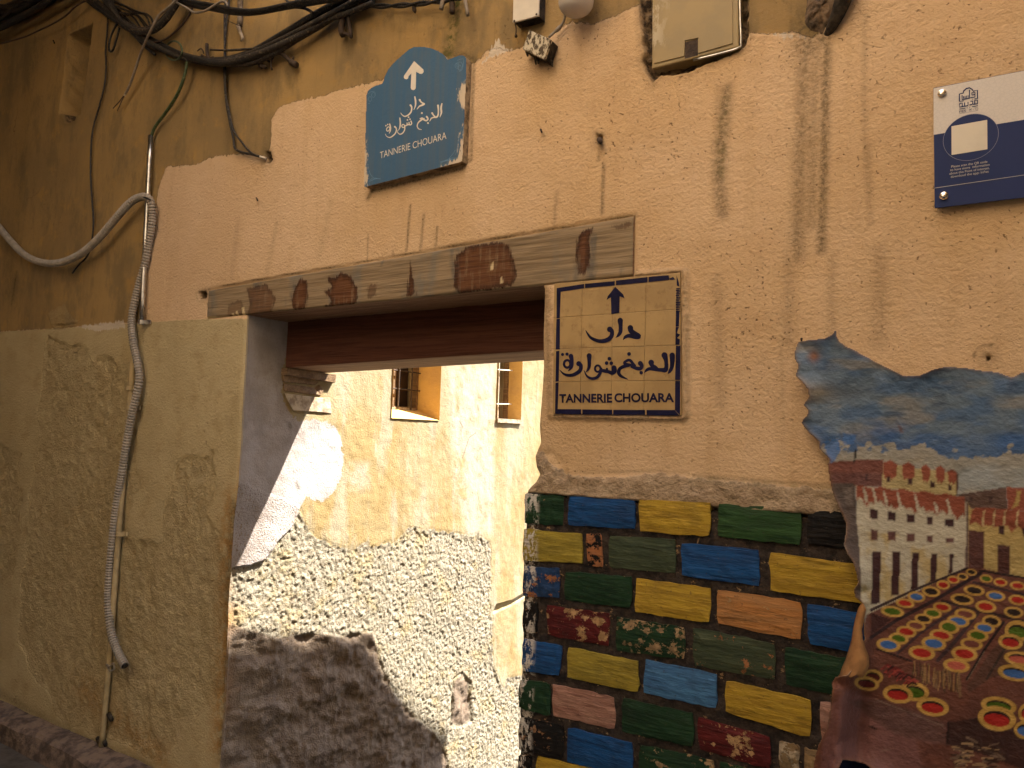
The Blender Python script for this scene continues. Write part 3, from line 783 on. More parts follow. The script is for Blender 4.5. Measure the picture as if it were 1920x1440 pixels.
# brick facing -------------------------------------------------------
pz = np.arange(0.05, PANELZ + 0.001, 0.008); pxs = np.linspace(0, 1, 260)
PZ, PU = np.meshgrid(pz, pxs, indexing='ij')
px0 = np.interp(PZ, XR[:, 1], XR[:, 0]) + 0.007 * fbm(PZ * 16, PZ * 0, 5)
PX = px0 + PU * (0.95 - px0)
PYv = -0.001 + fbm(PX * 30, PZ * 30, 51) * 0.010 + 0.014 * np.exp(-(PX - px0) / 0.008)
PZt = PZ + (PZ > PANELZ - 0.01) * 0.006 * fbm(PX * 30, PX * 0, 52) - np.interp(PX, [-1.19, -0.27], [0, 0.012]) * (PZ > PANELZ - 0.01)
fast_mesh("mortar_bed", np.stack([PX, PYv, PZt], -1).reshape(-1, 3), grid_quads(*PX.shape).reshape(-1, 4), M_MORTAR, HW)
GREEN = brick_material("dark_green_brick_paint", (0.016, 0.045, 0.020), (0.010, 0.028, 0.014), (0.36, 0.24, 0.13))
MGRN = brick_material("green_brick_paint", (0.030, 0.075, 0.024), (0.018, 0.045, 0.018), (0.36, 0.24, 0.13))
GGRN = brick_material("grey_green_brick_paint", (0.060, 0.075, 0.042), (0.036, 0.050, 0.030), (0.40, 0.17, 0.07))
BLUE = brick_material("blue_brick_paint", (0.012, 0.070, 0.215), (0.012, 0.042, 0.125), (0.40, 0.19, 0.09))
LBLU = brick_material("light_blue_brick_paint", (0.060, 0.165, 0.330), (0.040, 0.105, 0.230), (0.03, 0.03, 0.04))
YELL = brick_material("yellow_brick_paint", (0.400, 0.260, 0.030), (0.290, 0.180, 0.026), (0.34, 0.22, 0.10))
OYEL = brick_material("dull_yellow_brick_paint", (0.310, 0.235, 0.035), (0.210, 0.160, 0.028), (0.33, 0.22, 0.12))
ORNG = brick_material("orange_brick_paint", (0.400, 0.175, 0.055), (0.330, 0.165, 0.065), (0.40, 0.26, 0.12))
REDB = brick_material("maroon_brick_paint", (0.100, 0.014, 0.014), (0.060, 0.011, 0.012), (0.44, 0.27, 0.13))
PINK = brick_material("pink_brick_paint", (0.330, 0.185, 0.140), (0.235, 0.115, 0.085), (0.36, 0.14, 0.05))
BLCK = brick_material("black_brick_paint", (0.012, 0.010, 0.009), (0.007, 0.006, 0.006), (0.30, 0.16, 0.08))
TERR = brick_material("terracotta_brick_paint", (0.360, 0.140, 0.055), (0.270, 0.110, 0.048), (0.02, 0.05, 0.13))
NAVB = brick_material("navy_brick_paint", (0.010, 0.016, 0.050), (0.008, 0.011, 0.030), (0.2, 0.12, 0.07))
TERB = brick_material("terracotta_black_brick_paint", (0.360, 0.140, 0.055), (0.270, 0.110, 0.048), (0.012, 0.011, 0.011))
TANB = brick_material("tan_brick_paint", (0.270, 0.175, 0.085), (0.160, 0.105, 0.055), (0.42, 0.34, 0.24))
BR = [  # outline in the photograph's pixels, paint, share flaked off, label
 ([(986, 925), (1059, 929), (1057, 986), (985, 981)], GREEN, .30), ([(1069, 930), (1191, 937), (1192, 992), (1067, 984)], BLUE, .28), ([(1199, 936), (1335, 943), (1333, 1006), (1201, 996)], YELL, .15), ([(1348, 945), (1503, 952), (1503, 1022), (1348, 1005)], MGRN, .1), ([(1515, 955), (1610, 962), (1610, 1031), (1514, 1018)], BLCK, .0),
 ([(983, 991), (1093, 1001), (1094, 1057), (983, 1050)], OYEL, .35), ([(1101, 1000), (1129, 1001), (1133, 1063), (1103, 1060)], TERB, .62), ([(1144, 1004), (1268, 1011), (1268, 1075), (1143, 1064)], GGRN, .15), ([(1279, 1017), (1425, 1031), (1425, 1098), (1279, 1079)], BLUE, .1), ([(1444, 1035), (1620, 1058), (1620, 1132), (1445, 1106)], YELL, .2),
 ([(983, 1061), (1051, 1065), (1050, 1121), (983, 1117)], TERR, .9), ([(1061, 1071), (1187, 1081), (1184, 1140), (1060, 1125)], GREEN, .1), ([(1193, 1083), (1334, 1103), (1333, 1167), (1191, 1147)], YELL, .25), ([(1345, 1104), (1504, 1128), (1503, 1200), (1345, 1168)], ORNG, .35), ([(1513, 1131), (1640, 1153), (1640, 1230), (1517, 1206)], BLUE, .1),
 ([(984, 1126), (1010, 1129), (1009, 1187), (982, 1184)], BLCK, .6), ([(1026, 1134), (1145, 1150), (1143, 1212), (1027, 1190)], REDB, .6), ([(1157, 1155), (1286, 1176), (1285, 1236), (1156, 1218)], GREEN, .6), ([(1300, 1176), (1455, 1206), (1455, 1275), (1302, 1247)], GGRN, .45), ([(1473, 1212), (1620, 1240), (1620, 1312), (1473, 1283)], GREEN, .05),
 ([(982, 1197), (1056, 1210), (1050, 1266), (980, 1256)], BLUE, .2), ([(1066, 1213), (1198, 1238), (1200, 1297), (1065, 1270)], OYEL, .25), ([(1211, 1236), (1346, 1263), (1345, 1328), (1208, 1299)], LBLU, .3), ([(1362, 1275), (1523, 1311), (1520, 1382), (1361, 1333)], YELL, .12), ([(1537, 1313), (1640, 1336), (1640, 1412), (1539, 1385)], PINK, .4),
 ([(976, 1273), (1033, 1281), (1034, 1342), (974, 1326)], GREEN, .15), ([(1037, 1281), (1153, 1306), (1155, 1367), (1038, 1341)], PINK, .35), ([(1168, 1307), (1302, 1337), (1302, 1400), (1168, 1370)], GREEN, .05), ([(1308, 1343), (1445, 1380), (1447, 1442), (1312, 1403)], REDB, .55), ([(1462, 1388), (1500, 1397), (1497, 1458), (1463, 1447)], TANB, .8), ([(1508, 1400), (1545, 1410), (1550, 1470), (1508, 1460)], TANB, .3),
 ([(976, 1343), (1058, 1360), (1058, 1423), (974, 1405)], BLCK, .5), ([(1065, 1363), (1187, 1391), (1189, 1452), (1065, 1428)], BLUE, .15), ([(1200, 1395), (1340, 1424), (1340, 1490), (1199, 1460)], GREEN, .62), ([(1350, 1426), (1450, 1452), (1450, 1520), (1350, 1494)], GREEN, .6), ([(1575, 1420), (1690, 1448), (1690, 1520), (1575, 1490)], NAVB, .1), ([(1464, 1457), (1560, 1482), (1560, 1550), (1464, 1525)], YELL, .2),
 ([(1008, 1417), (1180, 1453), (1180, 1516), (1006, 1482)], YELL, .2), ([(974, 1414), (999, 1418), (997, 1480), (972, 1474)], BLCK, .6), ([(1192, 1467), (1330, 1497), (1330, 1562), (1192, 1530)], BLUE, .2), ([(1342, 1502), (1450, 1530), (1450, 1596), (1342, 1568)], REDB, .3)]
def make_brick(poly, mat, chip):
    p = wxz(poly)                                                # TL TR BR BL
    nu, nv = 10, 5
    V = []; rnd = random.Random(poly[0][0])
    dep = -0.007 - rnd.random() * 0.003
    tiltx = rnd.uniform(-0.002, 0.002); tiltz = rnd.uniform(-0.002, 0.002)
    for j in range(nv):
        for i in range(nu):
            u = i / (nu - 1); v = j / (nv - 1)
            a = p[0] * (1 - u) + p[1] * u; b = p[3] * (1 - u) + p[2] * u
            c = a * (1 - v) + b * v
            ed = i in (0, nu - 1) or j in (0, nv - 1)
            cor = i in (0, nu - 1) and j in (0, nv - 1)
            jx = rnd.uniform(-1, 1) * (0.0022 if ed else 0); jz = rnd.uniform(-1, 1) * (0.0020 if ed else 0)
            ctr = p.mean(0)
            if cor: c = c + (ctr - c) / np.linalg.norm(ctr - c) * 0.0032
            V.append((c[0] + jx, dep + (0.0028 if ed else rnd.uniform(-.0012, .0012)) + tiltx * (u - .5) + tiltz * (v - .5), c[1] + jz))
    n0 = nu * nv
    Q = [(j * nu + i, (j + 1) * nu + i, (j + 1) * nu + i + 1, j * nu + i + 1) for j in range(nv - 1) for i in range(nu - 1)]
    ring = [i for i in range(nu)] + [j * nu + nu - 1 for j in range(1, nv)] + [(nv - 1) * nu + i for i in range(nu - 2, -1, -1)] + [j * nu for j in range(nv - 2, 0, -1)]
    for k in ring: V.append((V[k][0], 0.02, V[k][2]))
    m = len(ring)
    Q += [(ring[k], ring[(k + 1) % m], n0 + (k + 1) % m, n0 + k) for k in range(m)]
    o = mesh("brick", V, Q, mat, HW, smooth=False)
    o["chip"] = float(chip)
    return o
for b in BR: make_brick(*b)

# step at the foot of the wall
KZ = 0.165
n_ = 90
kx = np.linspace(-9, float(W(300, 1440)[0]) + 0.5, n_)
prof = [(0.03, KZ), (-0.01, KZ), (-0.05, KZ - 0.006), (-0.085, KZ - 0.012), (-0.105, KZ - 0.03), (-0.110, 0.09), (-0.112, 0.03)]
KV = []
for i, xx in enumerate(kx):
    for j, (py_, pz_) in enumerate(prof):
        w = fbm(np.array(xx * 3.0), np.array(j * 1.3), 61, 2); w2 = fbm(np.array(xx * 8.0), np.array(j * 2.1), 62, 1)
        KV.append((xx, py_ + float(w) * 0.03 + float(w2) * 0.012, pz_ + float(w) * 0.012 + float(w2) * 0.012))
np_ = len(prof)
kerb = mesh("kerb_step", KV, [(i * np_ + j, i * np_ + j + 1, (i + 1) * np_ + j + 1, (i + 1) * np_ + j) for i in range(n_ - 1) for j in range(np_ - 1)], M_KERB, smooth=False)
tag(kerb, "dirty cement step along the foot of the cream wall", "step")

# passage wall -------------------------------------------------------
AW = empty("passage_wall", (XJ, 1.5, -0.5), "sunlit yellow wall with peeled pebbly render seen through the passage opening", "wall")
w1 = (0.912, 1.312, 1.688, 2.42); w2_ = (1.890, 2.186, 1.694, 2.45)
ys = np.concatenate([np.arange(0.004, 2.6, 0.0046), np.arange(2.6, 4.4, 0.03)])
zs2 = np.concatenate([np.arange(-0.90, -0.60, 0.03), np.arange(-0.60, 2.48, 0.0050), np.arange(2.5, 5.2, 0.06)])
ZA, YA = np.meshgrid(zs2, ys, indexing='ij')
AWHITE = ayz([(470, 560), (545, 600), (533, 690), (527, 740), (540, 772), (560, 792), (585, 785), (612, 793), (638, 815), (646, 850), (640, 900), (622, 928), (600, 938), (575, 932), (562, 950), (548, 985), (522, 1018), (500, 1045), (470, 1062), (440, 1064), (400, 1060), (400, 560)])
YELLOW = ayz([(440, 500), (440, 900), (560, 948), (572, 985), (600, 1010), (628, 1022), (662, 1032), (688, 1016), (702, 1026), (745, 1014), (765, 990), (800, 994), (850, 1000), (900, 1004), (919, 1016), (921, 1060), (922, 1140), (926, 1250), (944, 1292), (952, 1272), (980, 1266), (1100, 1250), (1100, 300), (440, 300)])
CLAY_SHADE = ayz([(380, 1165), (440, 1170), (520, 1192), (600, 1185), (640, 1192), (700, 1183), (716, 1240), (740, 1300), (775, 1340), (815, 1372), (838, 1410), (850, 1500), (380, 1600)])  # clay tone cut to the cast shadow's outline, shade painted into it
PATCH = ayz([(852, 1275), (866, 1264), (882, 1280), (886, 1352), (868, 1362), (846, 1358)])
sw = sdf(YA, ZA, AWHITE, 0.2); sy_ = sdf(YA, ZA, YELLOW, 0.4); sc_ = np.maximum(sdf(YA, ZA, CLAY_SHADE, 0.3), sdf(YA, ZA, PATCH, 0.1))
sy_ = sy_ + 0.03 * fbm(YA * 16, ZA * 16, 71, 3); sw = sw + 0.035 * fbm(YA * 13, ZA * 13, 70, 3)
sp = -sy_
LEDGE = ayz([(924, 1150), (930, 1134), (960, 1126), (990, 1108), (990, 1116), (960, 1134)])
sl_ = sdf(YA, ZA, LEDGE, 0.1)
lime = sm(-0.05, 0.05, np.maximum(sdf(YA, ZA, ayz([(840, 690), (930, 680), (925, 1000), (880, 1010), (850, 900)]), 0.2), sdf(YA, ZA, ayz([(652, 875), (688, 872), (690, 915), (655, 918)]), 0.1)))
litw = sm(-0.04, 0.06, sdf(YA, ZA, ayz([(575, 785), (646, 800), (646, 900), (600, 940), (560, 950), (500, 1045), (430, 1066), (430, 1160), (530, 1130), (545, 1040), (480, 1090), (530, 880)]), 0.2))  # paler white painted on the plaster where the sun strikes it
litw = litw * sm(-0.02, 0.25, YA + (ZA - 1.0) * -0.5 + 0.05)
arust = np.maximum(streak(YA, ZA, [(ayz([(432, 1090), (428, 1180), (422, 1330)]), .03, .7)]), streak(YA, ZA, [(ayz([(975, 830), (985, 1000)]), .03, .3)]))
ast = streak(YA, ZA, [(ayz([(548, 1126), (556, 1118)]), .007, .9), (ayz([(570, 1126), (590, 1133)]), .004, .8), (ayz([(858, 1072), (862, 1088)]), .005, .8), (ayz([(867, 860), (880, 820), (892, 812)]), .002, .7), (ayz([(862, 790), (868, 802)]), .003, .7), (ayz([(556, 905), (560, 915)]), .006, .6), (ayz([(543, 795), (545, 800)]), .008, .5)])
pw = sm(-0.014, 0.022, sp) * (1 - sm(-0.004, 0.01, sc_)) * (1 - sm(-.002, .004, sw)); cw = sm(-0.006, 0.015, sc_)
g1 = fbm(YA * 105, ZA * 105, 73, 1); g2 = fbm(YA * 56, ZA * 56, 74, 2)
dx = 0.010 * fbm(YA * 3, ZA * 3, 75) + 0.003 * fbm(YA * 30, ZA * 30, 76, 2)
dx = dx + pw * (-0.005 + g1 * 0.0065 + g2 * 0.0070) + cw * (-0.006 + fbm(YA * 7 + ZA * 3, ZA * 11, 77, 3) * 0.045 + fbm(YA * 50, ZA * 50, 78, 1) * 0.006)
dx = dx + sm(-0.002, 0.003, sw) * sm(1.24, 1.10, ZA) * (0.009 + 0.008 * fbm(YA * 9, ZA * 9, 79)) - sm(-.003, .003, sl_) * 0.02 - sm(0.02, 0.0, np.abs(sdf(YA, ZA, PATCH, 0.1))) * 0.006
dx = dx - 0.012 * np.exp(-YA / 0.008)
xedge = np.interp(ZA, XL[:, 1], XL[:, 0]) + 0.006 * fbm(ZA * 14, ZA * 0, 3)
blend = np.exp(-YA / 0.10)
xbase = XJ * (1 - blend) + xedge * blend
dx = dx * sm(0.0, 0.03, YA) + 0.0
XA = xbase + dx
# flush around the window openings
Y2, Z2 = YA.copy(), ZA.copy()
kill = np.zeros((len(zs2) - 1, len(ys) - 1), bool)
yc = 0.5 * (ys[1:] + ys[:-1])[None, :]; zc = 0.5 * (zs2[1:] + zs2[:-1])[:, None]
for (a, b, c, d) in (w1, w2_):
    kill |= (yc > a) & (yc < b) & (zc > c) & (zc < d)
    for val in (a, b):
        m = (np.abs(YA - val) < 0.0024) & (ZA > c - .003) & (ZA < d + .003); Y2[m] = val
    for val in (c, d):
        m = (np.abs(ZA - val) < 0.0026) & (YA > a - .003) & (YA < b + .003); Z2[m] = val
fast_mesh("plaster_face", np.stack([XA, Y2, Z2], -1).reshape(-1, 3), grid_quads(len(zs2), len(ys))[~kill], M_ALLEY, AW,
          attrs=dict(sd_pebble=f_(sp), sd_white=f_(sw), sd_clay_shade=f_(sc_), lime=f_(lime), lit_white=f_(litw), rust=f_(arust), stain_shade=f_(ast)))
multi_box("masonry", [((-9, 0.462, -0.9), (XJ - 0.362, 9, 5.2)), ((XJ - 0.36, 4.4, -0.9), (XJ, 9, 5.2)), ((XJ - 0.36, 0.462, 5.2), (XJ + 0.02, 4.4, 5.3)), ((XJ - 0.36, 1.35, -0.6), (XJ - 0.06, 1.85, 5.19)), ((XJ - 0.36, 0.462, -0.6), (XJ - 0.06, 0.88, 5.19)), ((XJ - 0.36, 2.22, -0.6), (XJ - 0.06, 4.4, 5.19)),
                      ((XJ - 0.36, 0.882, -0.6), (XJ - 0.06, 1.348, 1.52)), ((XJ - 0.36, 1.852, -0.6), (XJ - 0.06, 2.218, 1.52)), ((XJ - 0.36, 0.882, 2.46), (XJ - 0.06, 1.348, 5.19)), ((XJ - 0.36, 1.852, 2.48), (XJ - 0.06, 2.218, 5.19))], M_MASON, AW)
def passage_window(a, b, c, d, dep, rise, kind):
    X0 = XJ + 0.004; X1 = XJ - dep
    V = [(X0, a, c), (X0, b, c), (X0, b, d), (X0, a, d), (X1, a, c + rise), (X1, b, c + rise), (X1, b, d), (X1, a, d)]
    fr = mesh("window", V, [(0, 1, 5, 4), (1, 2, 6, 5), (2, 3, 7, 6), (3, 0, 4, 7)], M_REVEAL, AW)
    fr["label"] = "deep barred window with a sunlit sloping sill" if kind == 1 else "narrow window with thin white bars"
    V, Q = join([boxv((X1 - 0.10, a - .02, c + rise - .02), (X1 - 0.095, b + .02, d + .02))])
    mesh("pane", V, Q, M_DARK, fr)  # opaque dark sheet painted to stand for the unlit room
    t = 0.016
    rails = [boxv((X1 - 0.03, a, c + rise), (X1, a + t, d)), boxv((X1 - 0.03, b - t, c + rise), (X1, b, d)), boxv((X1 - 0.03, a + t, c + rise), (X1, b - t, c + rise + t)), boxv((X1 - 0.03, (a + b) / 2 - .012, c + rise + t), (X1 - .004, (a + b) / 2 + .012, d))]
    mesh("frame", *join(rails), M_OLDWOOD, fr)
    if kind == 1:
        for zb in (c + rise + 0.11, c + rise + 0.21, c + rise + 0.31): tube("bar", [(X1 + 0.012, a, zb), (X1 + 0.012, b, zb)], 0.0035, M_RUST, fr)
        for yb in (a + 0.10, a + 0.21, a + .32): tube("bar", [(X1 + 0.018, yb, c + rise), (X1 + 0.018, yb, d)], 0.0045, M_RUST, fr)
        box("sill_board", (X1 - .002, a + .002, c + rise - .002), (X1 + 0.012, b - .03, c + rise + 0.010), M_STONE, fr)
    else:
        for zb in (c + 0.115, c + 0.335): tube("bar", [(X1 + 0.02, a + .004, zb), (X1 + 0.05, b - .04, zb + 0.012)], 0.0042, M_BOXW, fr)
        for yb in (a + 0.055, a + 0.14): tube("bar", [(X1 + 0.022, yb, c + rise), (X1 + 0.022, yb, d)], 0.0038, M_BOXW, fr)
        box("sill_board", (XJ - 0.05, a + .002, c + .001), (XJ + 0.014, b - .002, c + 0.026), M_STONE, fr)
nrv = NT("ochre_reveal_plaster")
nrv.col(nrv.mix(nrv.ramp(nrv.noise(7, 5, 0.6), 0.38, 0.62), (0.56, 0.36, 0.13), (0.48, 0.31, 0.13)))
nrv.bump(nrv.noise(50, 5), 0.004)
M_REVEAL = nrv.m
passage_window(*w1, 0.155, 0.055, 1)
passage_window(*w2_, 0.10, 0.0, 2)
def stone(poly, depth, mat, name):
    p = ayz(poly)
    rnd = random.Random(poly[0][0])
    fr = [(XJ + depth + rnd.uniform(-.004, .004), a, b) for a, b in p]; bk = [(XJ - 0.03, a, b) for a, b in p]
    prism(name, fr[::-1], bk[::-1], mat, AW, 0.003)
stone([(529, 702), (560, 706), (596, 716), (590, 722), (530, 716)], 0.008, M_OLDWOOD, "stone")
stone([(530, 719), (590, 726), (598, 722), (606, 732), (600, 742), (532, 733)], 0.003, M_OLDWOOD, "stone")
stone([(532, 737), (600, 746), (619, 745), (621, 776), (598, 773), (548, 770), (540, 755)], 0.004, M_STONE, "stone")
stone([(598, 704), (612, 700), (618, 708), (604, 716)], 0.014, M_STONE, "stone")
# timber pad under the beam
pad = prism("timber_pad", [(XJ - .02, 0.19, b0 - 0.034), (XJ + 0.028, 0.20, b0 - 0.030), (XJ + 0.032, 0.20, b0 - 0.002), (XJ - .02, 0.19, b0 - 0.002)], [(XJ - .02, 0.50, b0 - 0.045), (XJ + 0.022, 0.49, b0 - 0.042), (XJ + 0.026, 0.49, b0 - 0.006), (XJ - .02, 0.50, b0 - 0.006)], M_OLDWOOD, HW)

# houses round the street and passage, and unseen blocks added to dim the light -----------------------
s_x, s_y, s_z = SUN
def cast(pts, X):                            # where the sun's rays that graze these passage-wall points cross the plane x = X
    out = []
    for (yv, zv) in ayz(pts):
        k = (X - XJ) / s_x
        out.append((yv + s_y * k, zv + s_z * k))
    return out
XS = -1.06
prof = cast([(380, 1176), (470, 1180), (600, 1190), (692, 1188), (716, 1240), (745, 1290), (775, 1330), (842, 1370), (830, 1450)], XS)
poly = [(0.46, -0.9), (0.46, prof[0][1])] + [p for p in prof if p[0] > 0.5] + [(prof[-1][0] - 0.02, -0.9)]
SH = prism("passage_side_house", [(XS, a, b) for a, b in poly], [(XS + 0.5, a, b) for a, b in poly], M_MASON)
tag(SH, "low plastered house with a stepped roofline on the right of the passage", "house")
OP = empty("opposite_house", (0, -3.9, 0.05), "tall cream house front across the narrow street behind the viewer", "house")
multi_box("front_wall", [((-12, -4.6, 0.0), (12, -3.9, 12.0))], M_OPP, OP)
LH = box("left_sky_blocker", (-11, -3.898, 4.25), (-2.45, -0.002, 7.0), M_MASON)  # added out of view to cut sky light on the left
tag(LH, "added unseen block over the street that darkens the left side", "light blocker")
RH = box("right_sky_blocker", (0.75, -3.898, 2.95), (9, -0.002, 5.2), M_MASON)  # added out of view to dim the right end of the wall
CHS = box("left_end_blocker", (-9.0, -3.898, 0.05), (-5.4, -0.130, 4.248), simple("dark_blocker_render", (0.22, 0.16, 0.10), 0.9, 0.3, 4, bump=0.006))  # added to block light from the left, coloured dark to return less
tag(CHS, "added dark block at the left end of the street that dims the wall", "house")
tag(RH, "added unseen block over the street that darkens the right side", "light blocker")
#@@REST@@
for _o in (HW, AW): _o["kind"] = "thing"

# ------------------------------------------------------------------ flat print and lettering
class Print:
    """strokes, dots and fills laid on a board; drawn where the letters stand on the photograph's sign face"""
    def __init__(s, off): s.V = []; s.Q = []; s.k = 0; s.off = off
    def _o(s): s.k += 1; return s.off + 0.0002 + s.k * 0.00002
    def poly(s, px):
        o = s._o(); p = np.array(px, float); n = len(s.V)
        s.V += [tuple(v) for v in W(p[:, 0], p[:, 1], o)]; s.Q.append(tuple(range(n + len(p) - 1, n - 1, -1)))
    def dot(s, c, r):
        s.poly([(c[0] + r * math.cos(t), c[1] + r * math.sin(t)) for t in np.linspace(0, 2 * math.pi, 15)[:-1]])
    def stroke(s, pts, sharp=False, cap=True):
        """pts: (x, y, full width)"""
        p = [Vector(q) for q in pts]
        if not sharp and len(p) > 2:
            e = [p[0] * 2 - p[1]] + p + [p[-1] * 2 - p[-2]]
            P = []
            for i in range(1, len(e) - 2):
                a, b, c, d = e[i - 1:i + 3]
                for k in range(7):
                    t = k / 7
                    P.append(0.5 * ((2 * b) + (c - a) * t + (2 * a - 5 * b + 4 * c - d) * t * t + (3 * b - a - 3 * c + d) * t ** 3))
            P.append(e[-2])
        else: P = p
        if cap:
            for end in (0, -1):
                a = P[end]; b = P[1 if end == 0 else -2]
                t = Vector((a.x - b.x, a.y - b.y, 0))
                if t.length > 1e-6:
                    t.normalize(); r = a.z / 2
                    ex = [Vector((a.x + t.x * r * math.sin(f), a.y + t.y * r * math.sin(f), a.z * math.cos(f))) for f in (0.5, 1.0, 1.45)]
                    P = (ex[::-1] + P) if end == 0 else (P + ex)
        n = len(s.V); o = s._o()
        for i, a in enumerate(P):
            b = P[min(i + 1, len(P) - 1)]; c = P[max(i - 1, 0)]
            t = Vector((b.x - c.x, b.y - c.y)); t = t.normalized() if t.length > 1e-9 else Vector((1, 0))
            w = max(a.z, 0.1) / 2
            oo = o + i * 0.000002
            for sg in (1, -1):
                q = W(a.x - t.y * w * sg, a.y + t.x * w * sg, oo); s.V.append(tuple(q))
        s.Q += [(n + 2 * i, n + 2 * i + 1, n + 2 * i + 3, n + 2 * i + 2) for i in range(len(P) - 1)]
    def ring(s, c, rx, ry, w, rot=0):
        n = len(s.V); o = s._o(); N = 20
        for i in range(N):
            t = 2 * math.pi * i / N
            for k in (1, -1):
                x_ = (rx + k * w / 2) * math.cos(t); y_ = (ry + k * w / 2) * math.sin(t)
                s.V.append(tuple(W(c[0] + x_ * math.cos(rot) - y_ * math.sin(rot), c[1] + x_ * math.sin(rot) + y_ * math.cos(rot), o)))
        s.Q += [(n + 2 * i, n + (2 * i + 2) % (2 * N), n + (2 * i + 3) % (2 * N), n + 2 * i + 1) for i in range(N)]
    def build(s, name, mat, parent):
        o = mesh(name, s.V, s.Q, mat, parent)
        return o

def lettering(name, text, p0, p1, hpx, off, mat, parent, bold=0.0, squeeze=None):
    """one printed line from baseline start p0 to baseline end p1 (photograph pixels), cap height hpx"""
    cu = bpy.data.curves.new(name, 'FONT')
    cu.body = text; cu.size = 1.0; cu.offset = bold; cu.resolution_u = 4
    tmp = bpy.data.objects.new(name + "_outline", cu)
    COL.objects.link(tmp)
    dg = bpy.context.evaluated_depsgraph_get()
    me = bpy.data.meshes.new_from_object(tmp.evaluated_get(dg))
    bpy.data.objects.remove(tmp); bpy.data.curves.remove(cu)
    co = np.zeros(len(me.vertices) * 3, np.float32); me.vertices.foreach_get("co", co); co = co.reshape(-1, 3)
    wdt = co[:, 0].max() - co[:, 0].min(); cap = 0.72
    A0 = W(p0[0], p0[1], off + 0.0004); A1 = W(p1[0], p1[1], off + 0.0004)
    H = W(p0[0], p0[1] - hpx, off + 0.0004) - A0
    u = (co[:, 0] - co[:, 0].min()) / wdt; v = co[:, 1] / cap
    out = A0 + u[:, None] * (A1 - A0) + v[:, None] * H
    me.vertices.foreach_set("co", out.astype(np.float32).ravel()); me.update()
    me.name = name
    return link(name, me, parent, mat)

# ------------------------------------------------------------------ blue wooden sign
DS = empty("direction_sign", W(780, 240, 0.0), "blue wooden board with an arched top, white arrow and TANNERIE CHOUARA lettering", "sign")
OFB = 0.032
bo = [(688, 178), (690, 171), (697, 165), (706, 161), (718, 157), (723, 141), (728, 131), (735, 122), (742, 115), (750, 108), (758, 101), (765, 95), (772, 90.5), (777, 88), (786, 88), (795, 88.5), (806, 90.5), (814, 93.5), (822, 97), (829, 101), (834, 106), (838, 113), (847, 110), (855, 107), (861, 104.5), (866, 104), (871, 106), (874, 110), (874, 118), (873, 150), (871, 200), (869, 250), (867, 290), (865.5, 302), (860, 304), (800, 320), (740, 335.5), (690, 348.5), (684, 350), (683, 346), (684.5, 300), (686, 250), (687, 210)]
fr = [tuple(W(a, b, OFB)) for a, b in bo]
bk = [(a, -0.002, c) for a, _, c in fr]
# front as a fine sheet so that wear can follow the edge
bp = np.array(bo); gx = np.arange(680, 880, 2.0); gy = np.arange(84, 354, 2.0)
PY, PX_ = np.meshgrid(gy, gx, indexing='ij')
s_ = sdf(PX_, PY, bo, 40)
gy_, gx_ = np.gradient(s_, 2.0)
gl = np.hypot(gx_, gy_) + 1e-6
m_ = (s_ < 0) & (s_ > -3.2)
PXs = np.where(m_, PX_ - gx_ / gl * s_, PX_); PYs = np.where(m_, PY - gy_ / gl * s_, PY)
kq = (s_[:-1, :-1] > -3.2) & (s_[1:, :-1] > -3.2) & (s_[:-1, 1:] > -3.2) & (s_[1:, 1:] > -3.2) & ((s_[:-1, :-1] > -.8) | (s_[1:, :-1] > -.8) | (s_[:-1, 1:] > -.8) | (s_[1:, 1:] > -.8))
wv = W(PXs, PYs, OFB + 0.0004)
sdm = np.maximum(s_, 0) / 560.0
lowr = sm(200, 300, PY) * sm(800, 870, PX_) + sm(820, 868, PX_) * sm(140, 170, PY) * sm(215, 185, PY) * 1.2 + sm(702, 686, PX_) * sm(230, 300, PY) * 0.7
wear = sdm + 0.022 - 0.030 * np.clip(lowr, 0, 1.2)
board = prism("board", fr, bk, [M_SIGNSIDE], DS)
fast_mesh("painted_face", wv.reshape(-1, 3), grid_quads(*PX_.shape)[kq], M_BLUE, DS, smooth=False, attrs=dict(edge_wear=wear.reshape(-1)))
P = Print(OFB + 0.0006)
z1 = lambda a, b, w: (670 + a / 8, 70 + b / 8, w)
z2 = lambda a, b, w: (670 + a / 8, 200 + b / 8, w)
P.poly([(776.5, 114.5), (794, 130.5)] + [(789.2 + 5.2 * math.cos(t), 133.5 + 5.2 * math.sin(t)) for t in (-.5, 0, .5, 1.0, 1.5, 2.0)] + [(780.3, 134.5), (779.6, 163)] + [(774.8 + 4.8 * math.cos(t), 164 + 5.0 * math.sin(t)) for t in (.3, .9, 1.6, 2.3, 2.9)] + [(771.3, 137.5), (766, 143)] + [(761.6 + 4.6 * math.cos(t), 144.2 + 4.6 * math.sin(t)) for t in (.7, 1.4, 2.1, 2.9, 3.6)])
P.build("arrow", M_WHITE, DS)
P = Print(OFB + 0.0006)
S = lambda f, *pts: P.stroke([f(*q) for q in pts])
S(z1, (935, 938, 3.6), (955, 968, 2.6), (985, 990, 3.0), (1000, 1000, 3.6), (970, 1018, 3.2), (930, 1035, 2.4), (895, 1078, 1.0))
S(z1, (862, 892, 2.4), (873, 950, 3.0), (872, 1020, 2.6), (848, 1086, 0.9))
S(z1, (797, 1018, 3.4), (815, 1048, 2.6), (808, 1110, 2.6), (770, 1160, 2.6), (715, 1185, 2.2), (675, 1165, 1.6), (650, 1132, .8))
S(z1, (1268, 996, 2.2), (1256, 1060, 3.4), (1260, 1130, 3.0), (1238, 1196, 1.0))
